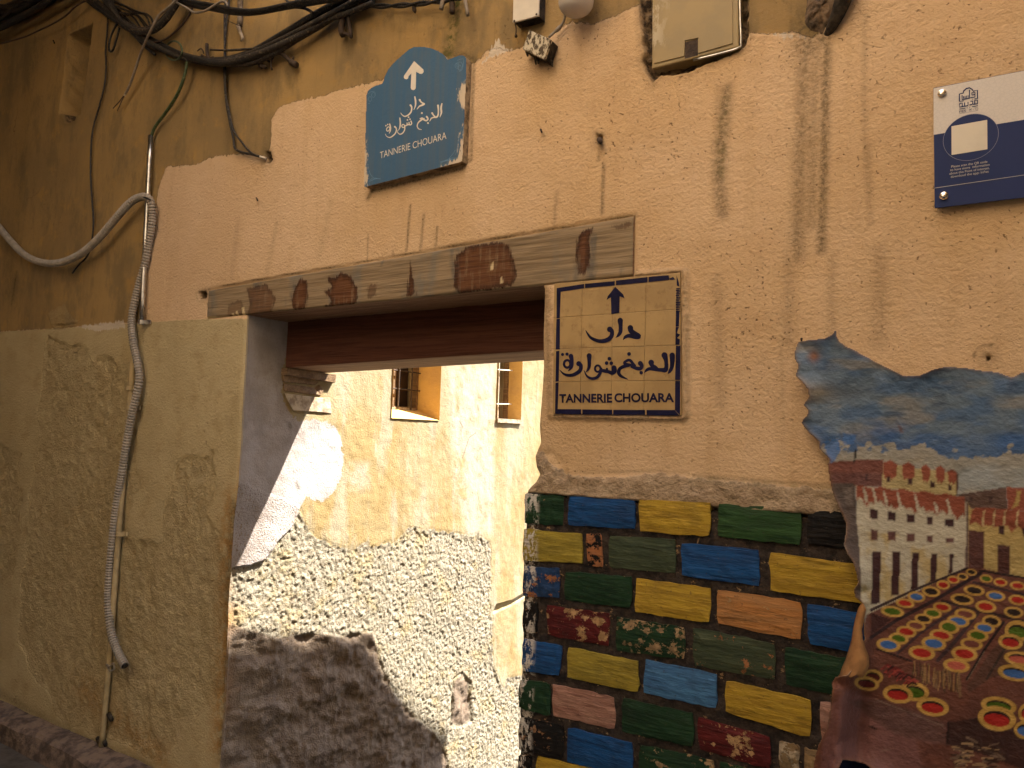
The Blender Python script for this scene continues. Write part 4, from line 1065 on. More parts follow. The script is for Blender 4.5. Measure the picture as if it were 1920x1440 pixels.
S(z1, (1210, 1022, 3.6), (1216, 1090, 2.8), (1212, 1160, 2.8), (1190, 1195, 3.2), (1150, 1200, 2.4), (1110, 1215, 2.2), (1085, 1258, 1.0))
S(z1, (1122, 1136, 3.4), (1140, 1165, 2.4), (1165, 1190, 2.6))
S(z1, (1040, 1190, 3.2), (1060, 1222, 2.6), (1040, 1248, 2.6), (1005, 1240, 2.8), (975, 1212, 2.6), (945, 1220, 2.6))
S(z1, (1000, 1218, 2.4), (960, 1240, 2.8), (915, 1278, 2.2), (898, 1330, 2.0), (920, 1372, 1.8), (962, 1384, 1.0))
P.dot(z1(968, 1136, 0)[:2], 1.7); P.dot(z1(1060, 1286, 0)[:2], 1.7)
S(z1, (805, 1258, 2.6), (815, 1290, 2.0), (800, 1312, 2.2), (770, 1308, 2.4), (740, 1318, 2.2), (712, 1332, 2.0))
S(z1, (775, 1275, 2.0), (778, 1305, 1.8)); S(z1, (745, 1285, 2.0), (750, 1312, 1.8))
for a, b in ((768, 1198), (752, 1240), (790, 1228)): P.dot(z1(a, b, 0)[:2], 1.5)
P.ring(z2(688, 290, 0)[:2], 2.6, 2.9, 1.8)
S(z2, (712, 300, 2.2), (708, 350, 2.0), (675, 400, 2.2), (635, 412, 1.6), (605, 385, 1.2), (602, 352, .8))
S(z2, (638, 172, 2.4), (645, 240, 2.8), (638, 310, 2.2), (616, 356, .9))
S(z2, (562, 300, 3.0), (585, 330, 2.2), (575, 390, 2.2), (530, 440, 2.2), (485, 462, 1.8), (440, 445, 1.2), (420, 410, .8))
S(z2, (485, 262, 2.6), (498, 310, 2.4), (494, 360, 2.2), (478, 400, 1.0))
P.ring(z2(462, 335, 0)[:2], 2.7, 4.2, 1.7, 0.4)
P.dot(z2(428, 286, 0)[:2], 1.4); P.dot(z2(455, 268, 0)[:2], 1.4)
P.build("arabic_lettering", M_WHITE, DS)
lettering("lettering", "TANNERIE CHOUARA", (712.5, 297.5), (837, 260.0), 13.0, OFB + 0.0008, M_WHITE, DS, -0.004)
P = Print(OFB + 0.0006)
S(z1, (1500, 345, .9), (1560, 325, .9), (1595, 330, .9), (1590, 400, .9), (1570, 480, .9), (1530, 510, .9))
P.ring(z1(1495, 425, 0)[:2], 3.6, 5.0, .8); P.ring(z1(1535, 455, 0)[:2], 3.0, 4.6, .8); P.ring(z1(1497, 425, 0)[:2], 1.4, 2.0, .7)
S(z1, (1480, 400, .8), (1530, 370, .8), (1570, 390, .8), (1580, 450, .8))
P.build("corner_scroll", M_SCROLL, DS)
P = Print(OFB + 0.0006)
P.ring(z1(240, 865, 0)[:2], 3.2, 4.6, .8); P.ring(z1(190, 925, 0)[:2], 3.0, 4.4, .8)
S(z1, (160, 850, .8), (210, 815, .8), (265, 825, .8), (268, 880, .8)); S(z1, (160, 995, .8), (185, 990, .8))
P.build("corner_scroll", M_SCROLL, DS)
P = Print(OFB + 0.0006)
S(z2, (1250, 850, .9), (1330, 800, .9), (1420, 770, .9), (1480, 770, .9)); S(z2, (1250, 830, 2.2), (1310, 815, 2.0), (1480, 780, .9)); S(z2, (1380, 770, .8), (1440, 700, .8), (1470, 650, .8)); S(z2, (1470, 720, .8), (1490, 660, .8), (1530, 420, .8))
P.build("corner_scroll", M_SCROLL, DS)
P = Print(OFB + 0.0006)
S(z2, (345, 1080, .9), (260, 1085, 1.2), (170, 1130, .9)); S(z2, (260, 1085, .8), (200, 1020, .8), (180, 960, .8)); S(z2, (180, 1110, .8), (240, 1070, .8), (345, 1085, .8))
P.build("corner_scroll", M_SCROLL, DS)

# ------------------------------------------------------------------ tile sign
OFT = 0.013
TS = empty("tile_sign", W(1160, 655, 0.0), "square panel of tan glazed tiles with navy border, arrow and hand lettering beside the lintel", "sign")
rowsL = [(1043, 533), (1042, 597), (1041.5, 655), (1041, 716), (1040, 775.5)]
rowsR = [(1278.5, 513), (1279, 581), (1279.5, 648), (1280, 714), (1281, 780)]
cu_ = [0, 0.2285, 0.4685, 0.728, 1.0]
CN = [[None] * 5 for _ in range(5)]
for j in range(5):
    a, b = wxz([rowsL[j], rowsR[j]])
    ts_ = []
    top = wxz([(1043, 533), (1096, 528.5), (1153, 523.6), (1215, 518.4), (1278.5, 513)]); bot = wxz([(1040, 775.5), (1091, 776.5), (1149, 777.5), (1210, 778.6), (1281, 780)])
    for i in range(5):
        ft = (top[i, 0] - top[0, 0]) / (top[4, 0] - top[0, 0]); fb = (bot[i, 0] - bot[0, 0]) / (bot[4, 0] - bot[0, 0])
        t = ft * (1 - j / 4) + fb * j / 4
        CN[j][i] = a + (b - a) * t
for j in range(4):
    for i in range(4):
        c = np.array([CN[j][i], CN[j][i + 1], CN[j + 1][i + 1], CN[j + 1][i]]); ctr = c.mean(0)
        c = c + (ctr - c) * 0.006
        rnd = random.Random(i * 7 + j)
        o0 = OFT + rnd.uniform(-.0006, .0004)
        fr = [(a, -o0 - rnd.uniform(0, .0005), b) for a, b in c]; bk = [(a, 0.0, b) for a, b in c]
        prism("tile", fr, bk, M_TILE, TS, 0.0012)
gr_ = np.array([CN[0][0], CN[0][4], CN[4][4], CN[4][0]])
prism("grout", [(a, -OFT + 0.0012, b) for a, b in gr_], [(a, 0.004, b) for a, b in gr_], simple("tile_joint_grout", (0.26, 0.175, 0.085), 0.9, 0.3, 40), TS)
P = Print(OFT + 0.0009)
z3 = lambda a, b, w=0: (1030 + a / 7.111, 505 + b / 7.111, w / 6.4)
z4 = lambda a, b, w=0: (1030 + a / 7.111, 645 + b / 7.111, w / 6.4)
def quadstrip(f, *segs):
    for sg in segs: P.poly([f(*q)[:2] for q in sg])
quadstrip(z3, [(98, 250), (465, 194), (465, 252), (152, 300)], [(475, 192), (872, 156), (872, 215), (475, 250)], [(888, 150), (1310, 102), (1310, 172), (888, 212)], [(1322, 100), (1590, 78), (1600, 140), (1322, 170)], [(1600, 120), (1650, 100), (1680, 135), (1610, 140)],
          [(98, 250), (152, 300), (140, 650), (95, 655)], [(95, 662), (142, 658), (138, 1066), (84, 1070)], [(1695, 80), (1720, 150), (1735, 230), (1700, 215)])
for k in range(14):
    rnd = random.Random(k); yy_ = 250 + k * 23
    quadstrip(z3, [(1690 + rnd.uniform(-6, 6), yy_), (1745 + rnd.uniform(-14, 6), yy_ + rnd.uniform(-4, 6)), (1748 + rnd.uniform(-20, 4), yy_ + 15), (1690 + rnd.uniform(-6, 6), yy_ + 17)])
quadstrip(z3, [(1688, 560), (1735, 556), (1728, 760), (1684, 765)], [(1684, 770), (1728, 766), (1700, 850), (1745, 870), (1705, 915), (1740, 935), (1735, 1005), (1680, 1005)])
quadstrip(z4, [(90, 96), (134, 90), (126, 495), (82, 502)], [(82, 520), (124, 512), (110, 925), (75, 925)], [(114, 868), (424, 870), (424, 940), (80, 930)], [(440, 872), (838, 876), (838, 940), (440, 940)], [(852, 877), (1276, 879), (1276, 946), (852, 944)], [(1296, 880), (1672, 880), (1735, 955), (1296, 948)], [(1678, 490), (1745, 492), (1742, 952), (1674, 878)], [(1688, 20), (1748, 24), (1746, 478), (1676, 478)])
P.build("painted_border", M_NAVY, TS)
P = Print(OFT + 0.0009)
P.poly([z3(*q)[:2] for q in ((878, 232), (985, 335), (1002, 384), (972, 372), (938, 360), (932, 580), (826, 596), (820, 374), (792, 388), (764, 410), (778, 360))])
P.build("arrow", M_NAVY, TS)
P = Print(OFT + 0.0009)
S(z3, (1080, 780, 68), (1090, 820, 62), (1140, 860, 64), (1190, 892, 62), (1150, 898, 60), (1060, 885, 46), (1010, 905, 34), (984, 940, 6))
S(z3, (945, 682, 66), (950, 750, 50), (948, 830, 46), (920, 880, 34), (886, 910, 6))
S(z3, (805, 800, 68), (835, 830, 50), (825, 895, 50), (760, 945, 52), (660, 955, 44), (560, 915, 34), (512, 860, 22), (484, 812, 5))
S(z4, (1638, 150, 66), (1640, 230, 58), (1632, 310, 46), (1605, 365, 36), (1580, 398, 6))
S(z4, (1535, 150, 74), (1555, 220, 50), (1560, 300, 48), (1545, 345, 60), (1490, 345, 46), (1420, 340, 42), (1340, 330, 40), (1295, 350, 32), (1266, 384, 6))
S(z4, (1358, 248, 70), (1370, 285, 50), (1410, 315, 52), (1440, 335, 40))
S(z4, (1212, 258, 58), (1232, 290, 46), (1215, 325, 44), (1160, 322, 42), (1100, 300, 36))
S(z4, (1130, 280, 34), (1070, 215, 34), (1005, 240, 30), (1000, 262, 26)); S(z4, (1010, 262, 30), (1070, 276, 30), (1140, 285, 30))
S(z4, (1060, 285, 36), (990, 300, 40), (935, 335, 40), (925, 390, 40), (960, 430, 34), (1046, 470, 8))
P.dot(z4(1063, 132)[:2], 3.6); P.dot(z4(1225, 382)[:2], 3.3)
S(z4, (862, 318, 62), (870, 360, 52), (835, 385, 48), (790, 370, 40), (740, 360, 44), (690, 350, 36)); S(z4, (840, 320, 22), (838, 380, 22)); S(z4, (768, 330, 26), (775, 375, 26))
for a, b in ((800, 196), (764, 254), (826, 256)): P.dot(z4(a, b)[:2], 3.5)
P.ring(z4(645, 328)[:2], 5.2, 6.0, 4.0)
S(z4, (688, 330, 36), (680, 380, 36), (640, 440, 36), (570, 460, 32), (505, 430, 24), (460, 350, 6))
S(z4, (530, 155, 60), (532, 220, 46), (530, 300, 40), (512, 345, 28), (486, 374, 6))
S(z4, (392, 262, 62), (420, 290, 46), (410, 350, 46), (345, 400, 44), (270, 418, 36), (195, 400, 26), (136, 345, 6))
S(z4, (288, 162, 56), (300, 220, 44), (298, 290, 40), (280, 330, 28), (250, 360, 6))
P.ring(z4(238, 265)[:2], 6.0, 7.0, 4.6)
P.dot(z4(176, 140)[:2], 2.9); P.dot(z4(236, 135)[:2], 3.1)
P.build("arabic_lettering", M_NAVY, TS)
lettering("lettering", "TANNERIE", z4(132, 778)[:2], z4(838, 776)[:2], 15.6, OFT + 0.0010, M_NAVY, TS, 0.032)
lettering("lettering", "CHOUARA", z4(866, 770)[:2], z4(1664, 772)[:2], 16.0, OFT + 0.0010, M_NAVY, TS, 0.032)

# ------------------------------------------------------------------ information plaque
OFP = 0.020
IP = empty("information_plaque", W(1840, 260, 0.0), "navy and pale printed wall plaque with two round screw caps", "plaque")
pa = W(1750, 165, OFP); pb = W(1752.5, 390, OFP); rt = W(1920, 132, OFP); rb_ = W(1920, 370, OFP)
k = 1.75
pc_ = pa + (rt - pa) * k; pd = pb + (rb_ - pb) * k
prism("panel", [tuple(v) for v in (pa, pc_, pd, pb)], [(v[0], v[1] + 0.004, v[2]) for v in (pa, pc_, pd, pb)], M_PNAVY, IP)
P = Print(OFP)
P.poly([(1750.3, 165.6), (1920, 132.6), (2045, 108.3), (2045, 204), (1920, 224.5), (1868, 233), (1862, 228)] + [])
P.V = [tuple(W(a, b, OFP + 0.0003)) for a, b in [(1750.4, 165.6), (2045, 108.2), (2045, 203.4), (1871, 232.5)]]
P.V += [tuple(W(a, b, OFP + 0.0003)) for a, b in [(1868, 236)]]
P.V = P.V[:4]; P.Q = [(0, 3, 2, 1)]
P.V += [tuple(W(a, b, OFP + 0.0003)) for a, b in [(1750.6, 252.8)]]; P.Q = [(0, 4, 3, 2, 1)]
P.build("pale_print", M_PWHITE, IP)
cc = W(1819.5, 257.5, OFP); rr = 0.5 * np.linalg.norm(W(1871, 249, OFP) - W(1768, 266, OFP))
V = [tuple(cc + np.array([rr * math.cos(t), -0.0006, rr * math.sin(t)])) for t in np.linspace(0, 2 * math.pi, 49)[:-1]]
mesh("disc_print", V, [tuple(range(48))], M_PNAVY, IP)
V = []
for t in np.linspace(0, 2 * math.pi, 65)[:-1]:
    for r_ in (rr * 1.0, rr * 1.012): V.append(tuple(cc + np.array([r_ * math.cos(t), -0.0008, r_ * math.sin(t)])))
mesh("ring_print", V, [(2 * i, 2 * i + 1, (2 * i + 3) % 128, (2 * i + 2) % 128) for i in range(64)], M_PLINE, IP)
P = Print(OFP + 0.0010); P.poly([(1784, 236.8), (1851, 224.6), (1851.4, 279.8), (1784.2, 290.6)]); P.build("blank_label", M_PWHITE if False else M_BOXW, IP)
P = Print(OFP + 0.0006); P.poly([(1751.6, 352.2), (2045, 309.5), (2045, 310.3), (1751.6, 353.2)]); P.build("rule_print", M_PTEXT, IP)
z5 = lambda a, b, w=0: (1740 + a / 10.667, 120 + b / 10.667, w / 10.667)
P = Print(OFP + 0.0006)
for pts in ([(655, 745), (628, 748), (628, 600), (705, 580), (712, 540), (765, 492), (830, 476), (885, 510), (905, 545), (988, 524), (990, 690), (930, 700)],):
    P.stroke([z5(a, b, 26) for a, b in pts], sharp=True, cap=False)
for pts, w in (([(682, 625), (682, 712), (830, 686), (830, 515)], 24), ([(712, 640), (712, 690)], 18), ([(742, 640), (742, 690)], 18), ([(772, 632), (772, 686)], 18), ([(802, 625), (802, 680)], 14), ([(845, 676), (940, 660), (940, 566), (876, 576), (876, 620), (935, 612)], 22), ([(664, 745), (720, 734)], 16), ([(880, 704), (895, 700)], 16),
               ([(628, 790), (685, 780), (685, 850)], 22), ([(628, 795), (628, 862), (800, 832), (800, 758)], 22), ([(732, 768), (732, 842)], 22), ([(850, 748), (895, 738), (895, 800), (830, 822)], 24), ([(905, 808), (990, 792), (990, 720), (935, 728), (935, 800)], 24), ([(624, 902), (748, 884)], 14), ([(880, 856), (1000, 834)], 14), ([(772, 878), (790, 874)], 14), ([(828, 866), (846, 862)], 14)):
    P.stroke([z5(a, b, w) for a, b in pts], sharp=True, cap=False)
P.ring(z5(972, 895)[:2], 2.6, 2.4, .55); P.stroke([z5(825, 890, 5), z5(870, 935, 5)], True, False); P.stroke([z5(870, 880, 5), z5(825, 940, 5)], True, False); P.stroke([z5(822, 912, 5), z5(876, 904, 5)], True, False); P.dot(z5(905, 915)[:2], .6); P.dot(z5(972, 895)[:2], .5)
P.stroke([z5(620, 996, 4), z5(1000, 928, 4)], True, False)
P.build("emblem", M_PNAVY, IP)
lettering("lettering", "FES", z5(624, 978)[:2], z5(764, 954)[:2], 4.3, OFP + 0.0006, M_PNAVY, IP)
for s, a, b in (("Please scan the QR code", (1783.6, 314.6), (1851.4, 304.8)), ("to have more  information", (1781.6, 321.0), (1855.6, 310.4)), ("about this Point of interest,", (1780.2, 327.6), (1855.2, 316.8)), ("download the app: InFes", (1782.6, 333.6), (1853.6, 323.2))):
    lettering("lettering", s, a, b, 4.4, OFP + 0.0006, M_PTEXT, IP, 0.006)
def cap(px, py, off, r, mat, parent, name):
    c = W(px, py, off)
    V = []; Q = []; N = 16; pr = [(1.0, 0), (1.0, .35), (.82, .62), (.45, .78), (.02, .84)]
    for (f, h) in pr:
        for i in range(N):
            t = 2 * math.pi * i / N; V.append((c[0] + r * f * math.cos(t), c[1] - r * h, c[2] + r * f * math.sin(t)))
    for j in range(len(pr) - 1):
        for i in range(N): Q.append((j * N + i, j * N + (i + 1) % N, (j + 1) * N + (i + 1) % N, (j + 1) * N + i))
    Q.append(tuple(range((len(pr) - 1) * N, len(pr) * N)))
    return mesh(name, V, Q, mat, parent, smooth=False)
cap(1766.5, 175.5, OFP + .0004, 0.0098, M_CHROME, IP, "screw_cap"); cap(1770, 367.5, OFP + .0004, 0.0098, M_CHROME, IP, "screw_cap")

# ------------------------------------------------------------------ painted hide
def lin_(c): return tuple(((v / 255 + 0.055) / 1.055) ** 2.4 if v > 10 else v / 3294.6 for v in c)
HP = empty("hide_painting", W(1700, 1000, 0.0), "painted animal hide showing dye vats and white houses, nailed over the bricks", "painting")
OUT = [(1490, 662), (1497, 641), (1515, 638), (1535, 636), (1548, 634), (1557, 630), (1563, 624), (1567, 619), (1569, 632), (1574, 641), (1585, 649), (1600, 656), (1650, 683), (1690, 703), (1700, 705.5), (1725, 704), (1748, 694), (1770, 688), (1805, 689), (1840, 695), (1870, 698), (1882, 702), (1895, 708), (1905, 705), (1916, 698), (1940, 694), (2010, 705), (2090, 680), (2110, 720), (2100, 900), (2120, 1200), (2105, 1500), (1900, 1540), (1720, 1520), (1665, 1460), (1640, 1446), (1622, 1432), (1600, 1426), (1580, 1425), (1572, 1440), (1555, 1470), (1535, 1475), (1524, 1452), (1526, 1430), (1532, 1405), (1541, 1384), (1551, 1366), (1556, 1340), (1558, 1312), (1561, 1292), (1560, 1280), (1566, 1270), (1590, 1266), (1612, 1240), (1622, 1200), (1620, 1160), (1619, 1132), (1604, 1120), (1601, 1106), (1610, 1093), (1606, 1074), (1600, 1054), (1590, 1039), (1583, 1022), (1586, 1002), (1588, 985), (1583, 972), (1572, 948), (1562, 925), (1557, 905), (1554, 885), (1552, 870), (1557, 863), (1551, 855), (1537, 842), (1536, 828), (1528, 820), (1518, 812), (1510, 802), (1503, 793), (1506, 786), (1514, 779), (1517, 770), (1507, 759), (1517, 745), (1516, 731), (1505, 716), (1492, 704), (1495, 694), (1498, 684), (1491, 674)]
GS = 2.1
gx = np.arange(1484, 2125, GS); gy = np.arange(612, 1545, GS)
PYg, PXg = np.meshgrid(gy, gx, indexing='ij')
sd = sdf(PXg, PYg, OUT, 60)
g1_, g0_ = np.gradient(sd, GS); gl = np.hypot(g0_, g1_) + 1e-6
mm = (sd < 0) & (sd > -1.6 * GS)
PXq = np.where(mm, PXg - g0_ / gl * sd, PXg); PYq = np.where(mm, PYg - g1_ / gl * sd, PYg)
lim = sd > -1.55 * GS; core_ = sd > 0
kq = lim[:-1, :-1] & lim[1:, :-1] & lim[:-1, 1:] & lim[1:, 1:] & (core_[:-1, :-1] | core_[1:, :-1] | core_[:-1, 1:] | core_[1:, 1:])
dl = np.maximum(sd, 0)
lowk = sm(700, 1300, PYg)
off = 0.014 + 0.010 * lowk + 0.010 * (fbm(PXg / 90, PYg / 120, 91) + .5)
off = off + np.exp(-dl / 26) * (0.006 + 0.016 * vn(PXg / 30, PYg / 38, 92)) * sm(1900, 1700, PXg)
off = off + 0.052 * sm(1180, 1330, PYg) * np.exp(-((PXg - 1580 - (PYg - 1300) * -0.15) / 26) ** 2) - 0.016 * sm(1250, 1330, PYg) * np.exp(-((PXg - 1612) / 16) ** 2)
off = off + 0.020 * sm(960, 1060, PYg) * np.exp(-dl / 30) * sm(1700, 1600, PXg)
off = off - 0.008 * np.exp(-((PXg - 1502) ** 2 + (PYg - 645) ** 2) / 300) + 0.0018 * fbm(PXg / 9, PYg / 9, 93)
off = np.maximum(off, 0.006)
# where a brick stands proud the hide clears it
wp = W(PXq, PYq, off)
C = np.zeros(PXg.shape + (3,))
def lay(mask, c):
    m = np.clip(mask, 0, 1)[..., None]
    C[:] = C * (1 - m) + np.array(lin_(c)) * m
def pm(poly, soft=0.9): return sm(-soft, soft, sdf(PXg, PYg, poly, 8))
def zp(z, pts, o, s): return [(o[0] + a / s, o[1] + b / s) for a, b in pts]
Zb = lambda *p: zp(None, p, (1540, 840), 5.05)
Zf = lambda *p: zp(None, p, (1600, 1050), 6.0)
Zd = lambda *p: zp(None, p, (1540, 1155), 5.05)
n1 = fbm(PXg / 60, PYg / 26, 95) + .5; n2 = fbm(PXg / 110, PYg / 34, 96) + .5; n3 = fbm(PXg / 14, PYg / 14, 97) + .5
C[:] = lin_((112, 130, 150))
lay(sm(.42, .66, n1) * .6, (70, 104, 148)); lay(sm(.50, .72, n2) * .75, (148, 146, 142)); lay(sm(.55, .75, fbm(PXg / 45, PYg / 16, 98) + .5) * .5, (58, 74, 98))
lay(np.exp(-((PXg - 1560 - 30 * n1) / 60) ** 2 - ((PYg - 735) / 14) ** 2) * .6, (64, 66, 66)); lay(np.exp(-((PXg - 1530) / 26) ** 2 - ((PYg - 735) / 16) ** 2) * .55, (160, 140, 104)); lay(np.exp(-((PXg - 1526) / 10) ** 2 - ((PYg - 668) / 10) ** 2) * .8, (170, 110, 70))
cl = PYg + 60 * (n1 - .5) + 22 * (n3 - .5)
lay(sm(838, 848, cl + 0.05 * (PXg - 1700)) * sm(1600, 1680, PXg) * .0, (60, 104, 160))
lay(sm(785, 835, cl) * (.5 + .5 * n1) * .8, (56, 98, 158)); edge_c = 850 + 0.06 * (PXg - 1760) + 10 * np.abs(np.sin(PXg / 17.0)) * -1
lay(sm(-2, 3, cl - 34 * 0 - edge_c + 12 * (n3 - .5)), (164, 160, 150)); lay(sm(870, 905, cl) * .7, (158, 166, 170)); lay(sm(.52, .7, n2) * sm(845, 870, PYg) * .45, (188, 172, 142))
lay(pm([(1545, 828), (1572, 822), (1576, 845), (1560, 872), (1552, 862)]) * .8, (66, 118, 186)); lay(pm([(1580, 812), (1606, 815), (1600, 832), (1582, 835)]) * .7, (64, 112, 178))
# upper houses
red = (150, 82, 62); brown = (92, 62, 58); creamw = (186, 168, 120); white = (196, 188, 168); win = (68, 40, 42)
lay(pm(Zb((55, 150), (140, 128), (300, 118), (440, 105), (585, 115), (580, 365), (70, 372))), (124, 76, 66)); lay(pm(Zb((60, 230), (580, 240), (575, 365), (90, 365)), 3) * .6, (104, 72, 70))
lay(pm(Zb((585, 150), (740, 165), (880, 190), (1060, 205), (1290, 245), (1280, 470), (575, 400))), creamw)
for a, b, c, d in ((585, 720, 140, 300), (765, 885, 160, 310), (950, 1030, 180, 330), (1085, 1170, 190, 340), (1195, 1285, 225, 350), (820, 860, 240, 350)):
    mid_ = [(a, c), ((a + b) / 2, c - 26), (b, c + 12), (b - 4, d - 40), ((a + b) / 2 + 10, d), ((a + b) / 2 - 6, d - 26), (a + 18, d - 10), (a + 4, d - 60)]
    lay(pm(Zb(*mid_)), red)
for r in ((618, 265, 655, 322), (825, 285, 862, 345), (1028, 315, 1070, 377), (1202, 345, 1230, 402), (415, 245, 440, 300)): lay(pm(Zb((r[0], r[1]), (r[2], r[1] + 6), (r[2], r[3]), (r[0], r[3]))), win)
lay(pm(Zb((1275, 250), (1296, 252), (1290, 470), (1274, 468))), (88, 60, 52))
lay(pm(Zb((1290, 440), (1750, 370), (1765, 590), (1390, 580), (1300, 470))), (104, 82, 74)); lay(pm(Zb((1755, 368), (2300, 400), (2300, 620), (1762, 590))), (152, 84, 64)); lay(pm(Zb((1850, 400), (1890, 410), (1870, 540), (1800, 580), (1840, 500))), (176, 150, 90)); lay(pm(Zb((1405, 458), (1440, 462), (1436, 510), (1408, 508))), (76, 54, 50)); lay(pm(Zb((1585, 458), (1622, 462), (1618, 522), (1588, 520))), (76, 54, 50))
# white house
lay(pm(Zb((325, 358), (700, 388), (900, 415), (1200, 455), (1345, 500), (1385, 520), (1385, 1150), (1200, 1300), (450, 1600), (360, 1600))), white)
lay(sm(.5, .72, fbm(PXg / 30, PYg / 40, 99) + .5) * pm(Zb((330, 780), (1385, 900), (1385, 1150), (450, 1600), (360, 1600))) * .7, (190, 164, 98))
xs_ = list(range(328, 1360, 6)); top_r = []; bot_r = []
for a in xs_:
    f = (a - 328) / 1030
    top_r.append((a, 360 + 100 * f ** 1.2 + 8 * math.sin(a / 33)))
    bot_r.append((a, 500 + 150 * f + 34 * math.sin(a / 21) * math.sin(a / 57 + 1) + 26 * (random.random() - .5)))
lay(pm(Zb(*top_r, (1362, 520), (1355, 665), *bot_r[::-1]), .6), red)
for a, b, c in ((395, 375, 500), (488, 380, 540), (590, 412, 560), (720, 420, 590), (885, 440, 600), (1065, 520, 610), (1190, 490, 640)):
    lay(pm(Zb((a - 8, b), (a + 8, b - 6), (a + 38, c - 60), (a + 46, c + 10), (a + 18, c + 10), (a + 10, c - 70))), white)
lay(pm(Zb((90, 335), (300, 335), (322, 360), (335, 700), (365, 1000), (385, 1600), (330, 1600), (250, 1000), (215, 900), (240, 760), (180, 620), (100, 420))), (92, 80, 76)); lay(pm(Zb((200, 380), (290, 370), (300, 560), (230, 520))) * .5, (128, 116, 108))
for r in ((463, 578, 530, 672), (634, 600, 700, 690), (812, 624, 880, 706), (996, 648, 1056, 726), (1174, 668, 1252, 746)): lay(pm(Zb((r[0], r[1]), (r[2], r[1] + 8), (r[2], r[3]), (r[0], r[3] - 6))), win)
for r in ((466, 772, 530, 876), (632, 790, 702, 880), (812, 806, 884, 888), (998, 828, 1058, 892), (1178, 848, 1252, 900)): lay(pm(Zb((r[0], r[1]), (r[2], r[1] + 4), (r[2], r[3]), (r[0], r[3] - 3))), (104, 70, 66))
for r in ((486, 976, 566, 1470), (674, 982, 748, 1390), (860, 990, 924, 1330), (1040, 998, 1100, 1260), (1218, 1006, 1252, 1190)): lay(pm(Zb((r[0], r[1]), (r[2], r[1]), (r[2] - 14, r[3]), (r[0] - 14, r[3] + 10))), win)
lay(pm(Zb((1385, 520), (1420, 580), (2300, 640), (2300, 1300), (1385, 1160))), (190, 166, 108))
lay(pm(Zb((1425, 590), (1460, 562), (1560, 566), (1760, 580), (2300, 640), (2300, 830), (1900, 780), (1860, 740), (1800, 800), (1770, 740), (1720, 740), (1640, 745), (1560, 730), (1520, 745), (1460, 700), (1400, 730))), red)
for a in (1540, 1640, 1740, 1860): lay(pm(Zb((a - 6, 600), (a + 10, 590), (a + 2, 660), (a - 4, 740), (a - 20, 730), (a - 14, 650))), (196, 176, 130))
lay(pm(Zb((1390, 776), (1542, 792), (1546, 1170), (1388, 1150))), (92, 58, 54)); lay(pm(Zb((1666, 914), (1786, 926), (1790, 1210), (1672, 1190))), (84, 52, 48)); lay(pm(Zb((1684, 734), (1732, 738), (1730, 818), (1684, 815))), win); lay(pm(Zb((1905, 760), (1960, 765), (1960, 850), (1908, 835))), win); lay(pm(Zb((1375, 520), (1388, 520), (1388, 1150), (1362, 1150))), (110, 90, 84))
# yard with the vats
YARD = [(1626, 1152), (1700, 1118), (1812, 1064), (1846, 1066), (1920, 1084), (2200, 1130), (2200, 1600), (1480, 1600), (1480, 1280), (1600, 1240)]
lay(pm(YARD), (116, 72, 60)); lay(sm(.45, .7, fbm(PXg / 30, PYg / 22, 100) + .5) * pm(YARD) * .4, (88, 58, 52))
def bandp(pts, w, c, k=1.0):
    m = streak(PXg, PYg, [(np.array(zp(None, pts, (1600, 1050), 6.0)), w, 1.0)]); lay(sm(.3, .75, m) * k, c)
bandp([(200, 560), (700, 330), (1280, 95)], 2.2, (70, 50, 52)); bandp([(190, 580), (650, 360), (1290, 90)], .8, (38, 26, 28))
bandp([(200, 870), (480, 680), (900, 460), (1430, 150)], 3.0, (52, 36, 40)); bandp([(500, 1050), (760, 820), (1170, 540)], 2.2, (72, 52, 56)); bandp([(950, 1130), (1160, 900), (1400, 600)], 3.2, (70, 52, 56)); bandp([(1000, 460), (1300, 540), (1920, 690), (2300, 800)], 2.6, (56, 38, 40)); bandp([(1350, 250), (1920, 390), (2300, 500)], 2.0, (62, 44, 48)); bandp([(1430, 120), (1920, 200), (2300, 280)], 1.8, (48, 34, 36)); bandp([(1280, 1340), (1480, 1000), (1690, 700)], 2.2, (40, 28, 30)); bandp([(1500, 1340), (1700, 1000), (1740, 960)], 2.0, (50, 36, 36)); bandp([(260, 1000), (660, 1140)], 1.6, (48, 34, 36)); bandp([(200, 600), (420, 680)], .8, (40, 28, 28)); bandp([(1280, 1360), (1480, 1020)], .7, (150, 132, 110), .5)
lay(pm(Zf((1560, 1010), (1900, 680), (2300, 760), (2300, 1100), (1540, 1330), (1300, 1500), (1280, 1420))) * .55, (78, 62, 52)); lay(pm(Zf((195, 600), (420, 680), (200, 850))), (74, 44, 42))
lay(pm(Zd((0, 900), (260, 700), (560, 800), (900, 900), (1180, 1010), (1180, 1220), (900, 1180), (1000, 1600), (0, 1600)), 4), (126, 86, 82)); lay(pm(Zd((250, 800), (560, 800), (1180, 1020), (1180, 1220), (700, 1120)), 5) * .5, (78, 62, 56)); lay(pm(Zd((1200, 1010), (1480, 960), (1920, 1100), (2300, 1200), (2300, 1600), (1500, 1300), (1190, 1220))) * .8, (52, 36, 36)); lay(pm(Zd((1190, 1010), (1215, 1000), (1205, 1215), (1180, 1215))), (44, 30, 30))
lay(streak(PXg, PYg, [(np.array(Zd((510, 790), (800, 900), (1150, 1040))), .8, 1.0)]) * .6, (150, 132, 116)); lay(streak(PXg, PYg, [(np.array(Zd((570, 1275), (660, 1262))), 1.0, 1.0)]) * .4, (150, 132, 116))
VC = dict(R=(176, 44, 38), G=(82, 108, 30), B=(70, 112, 180), K=(50, 36, 34), P=(128, 74, 66), Q=(200, 104, 88), D=(96, 36, 34))
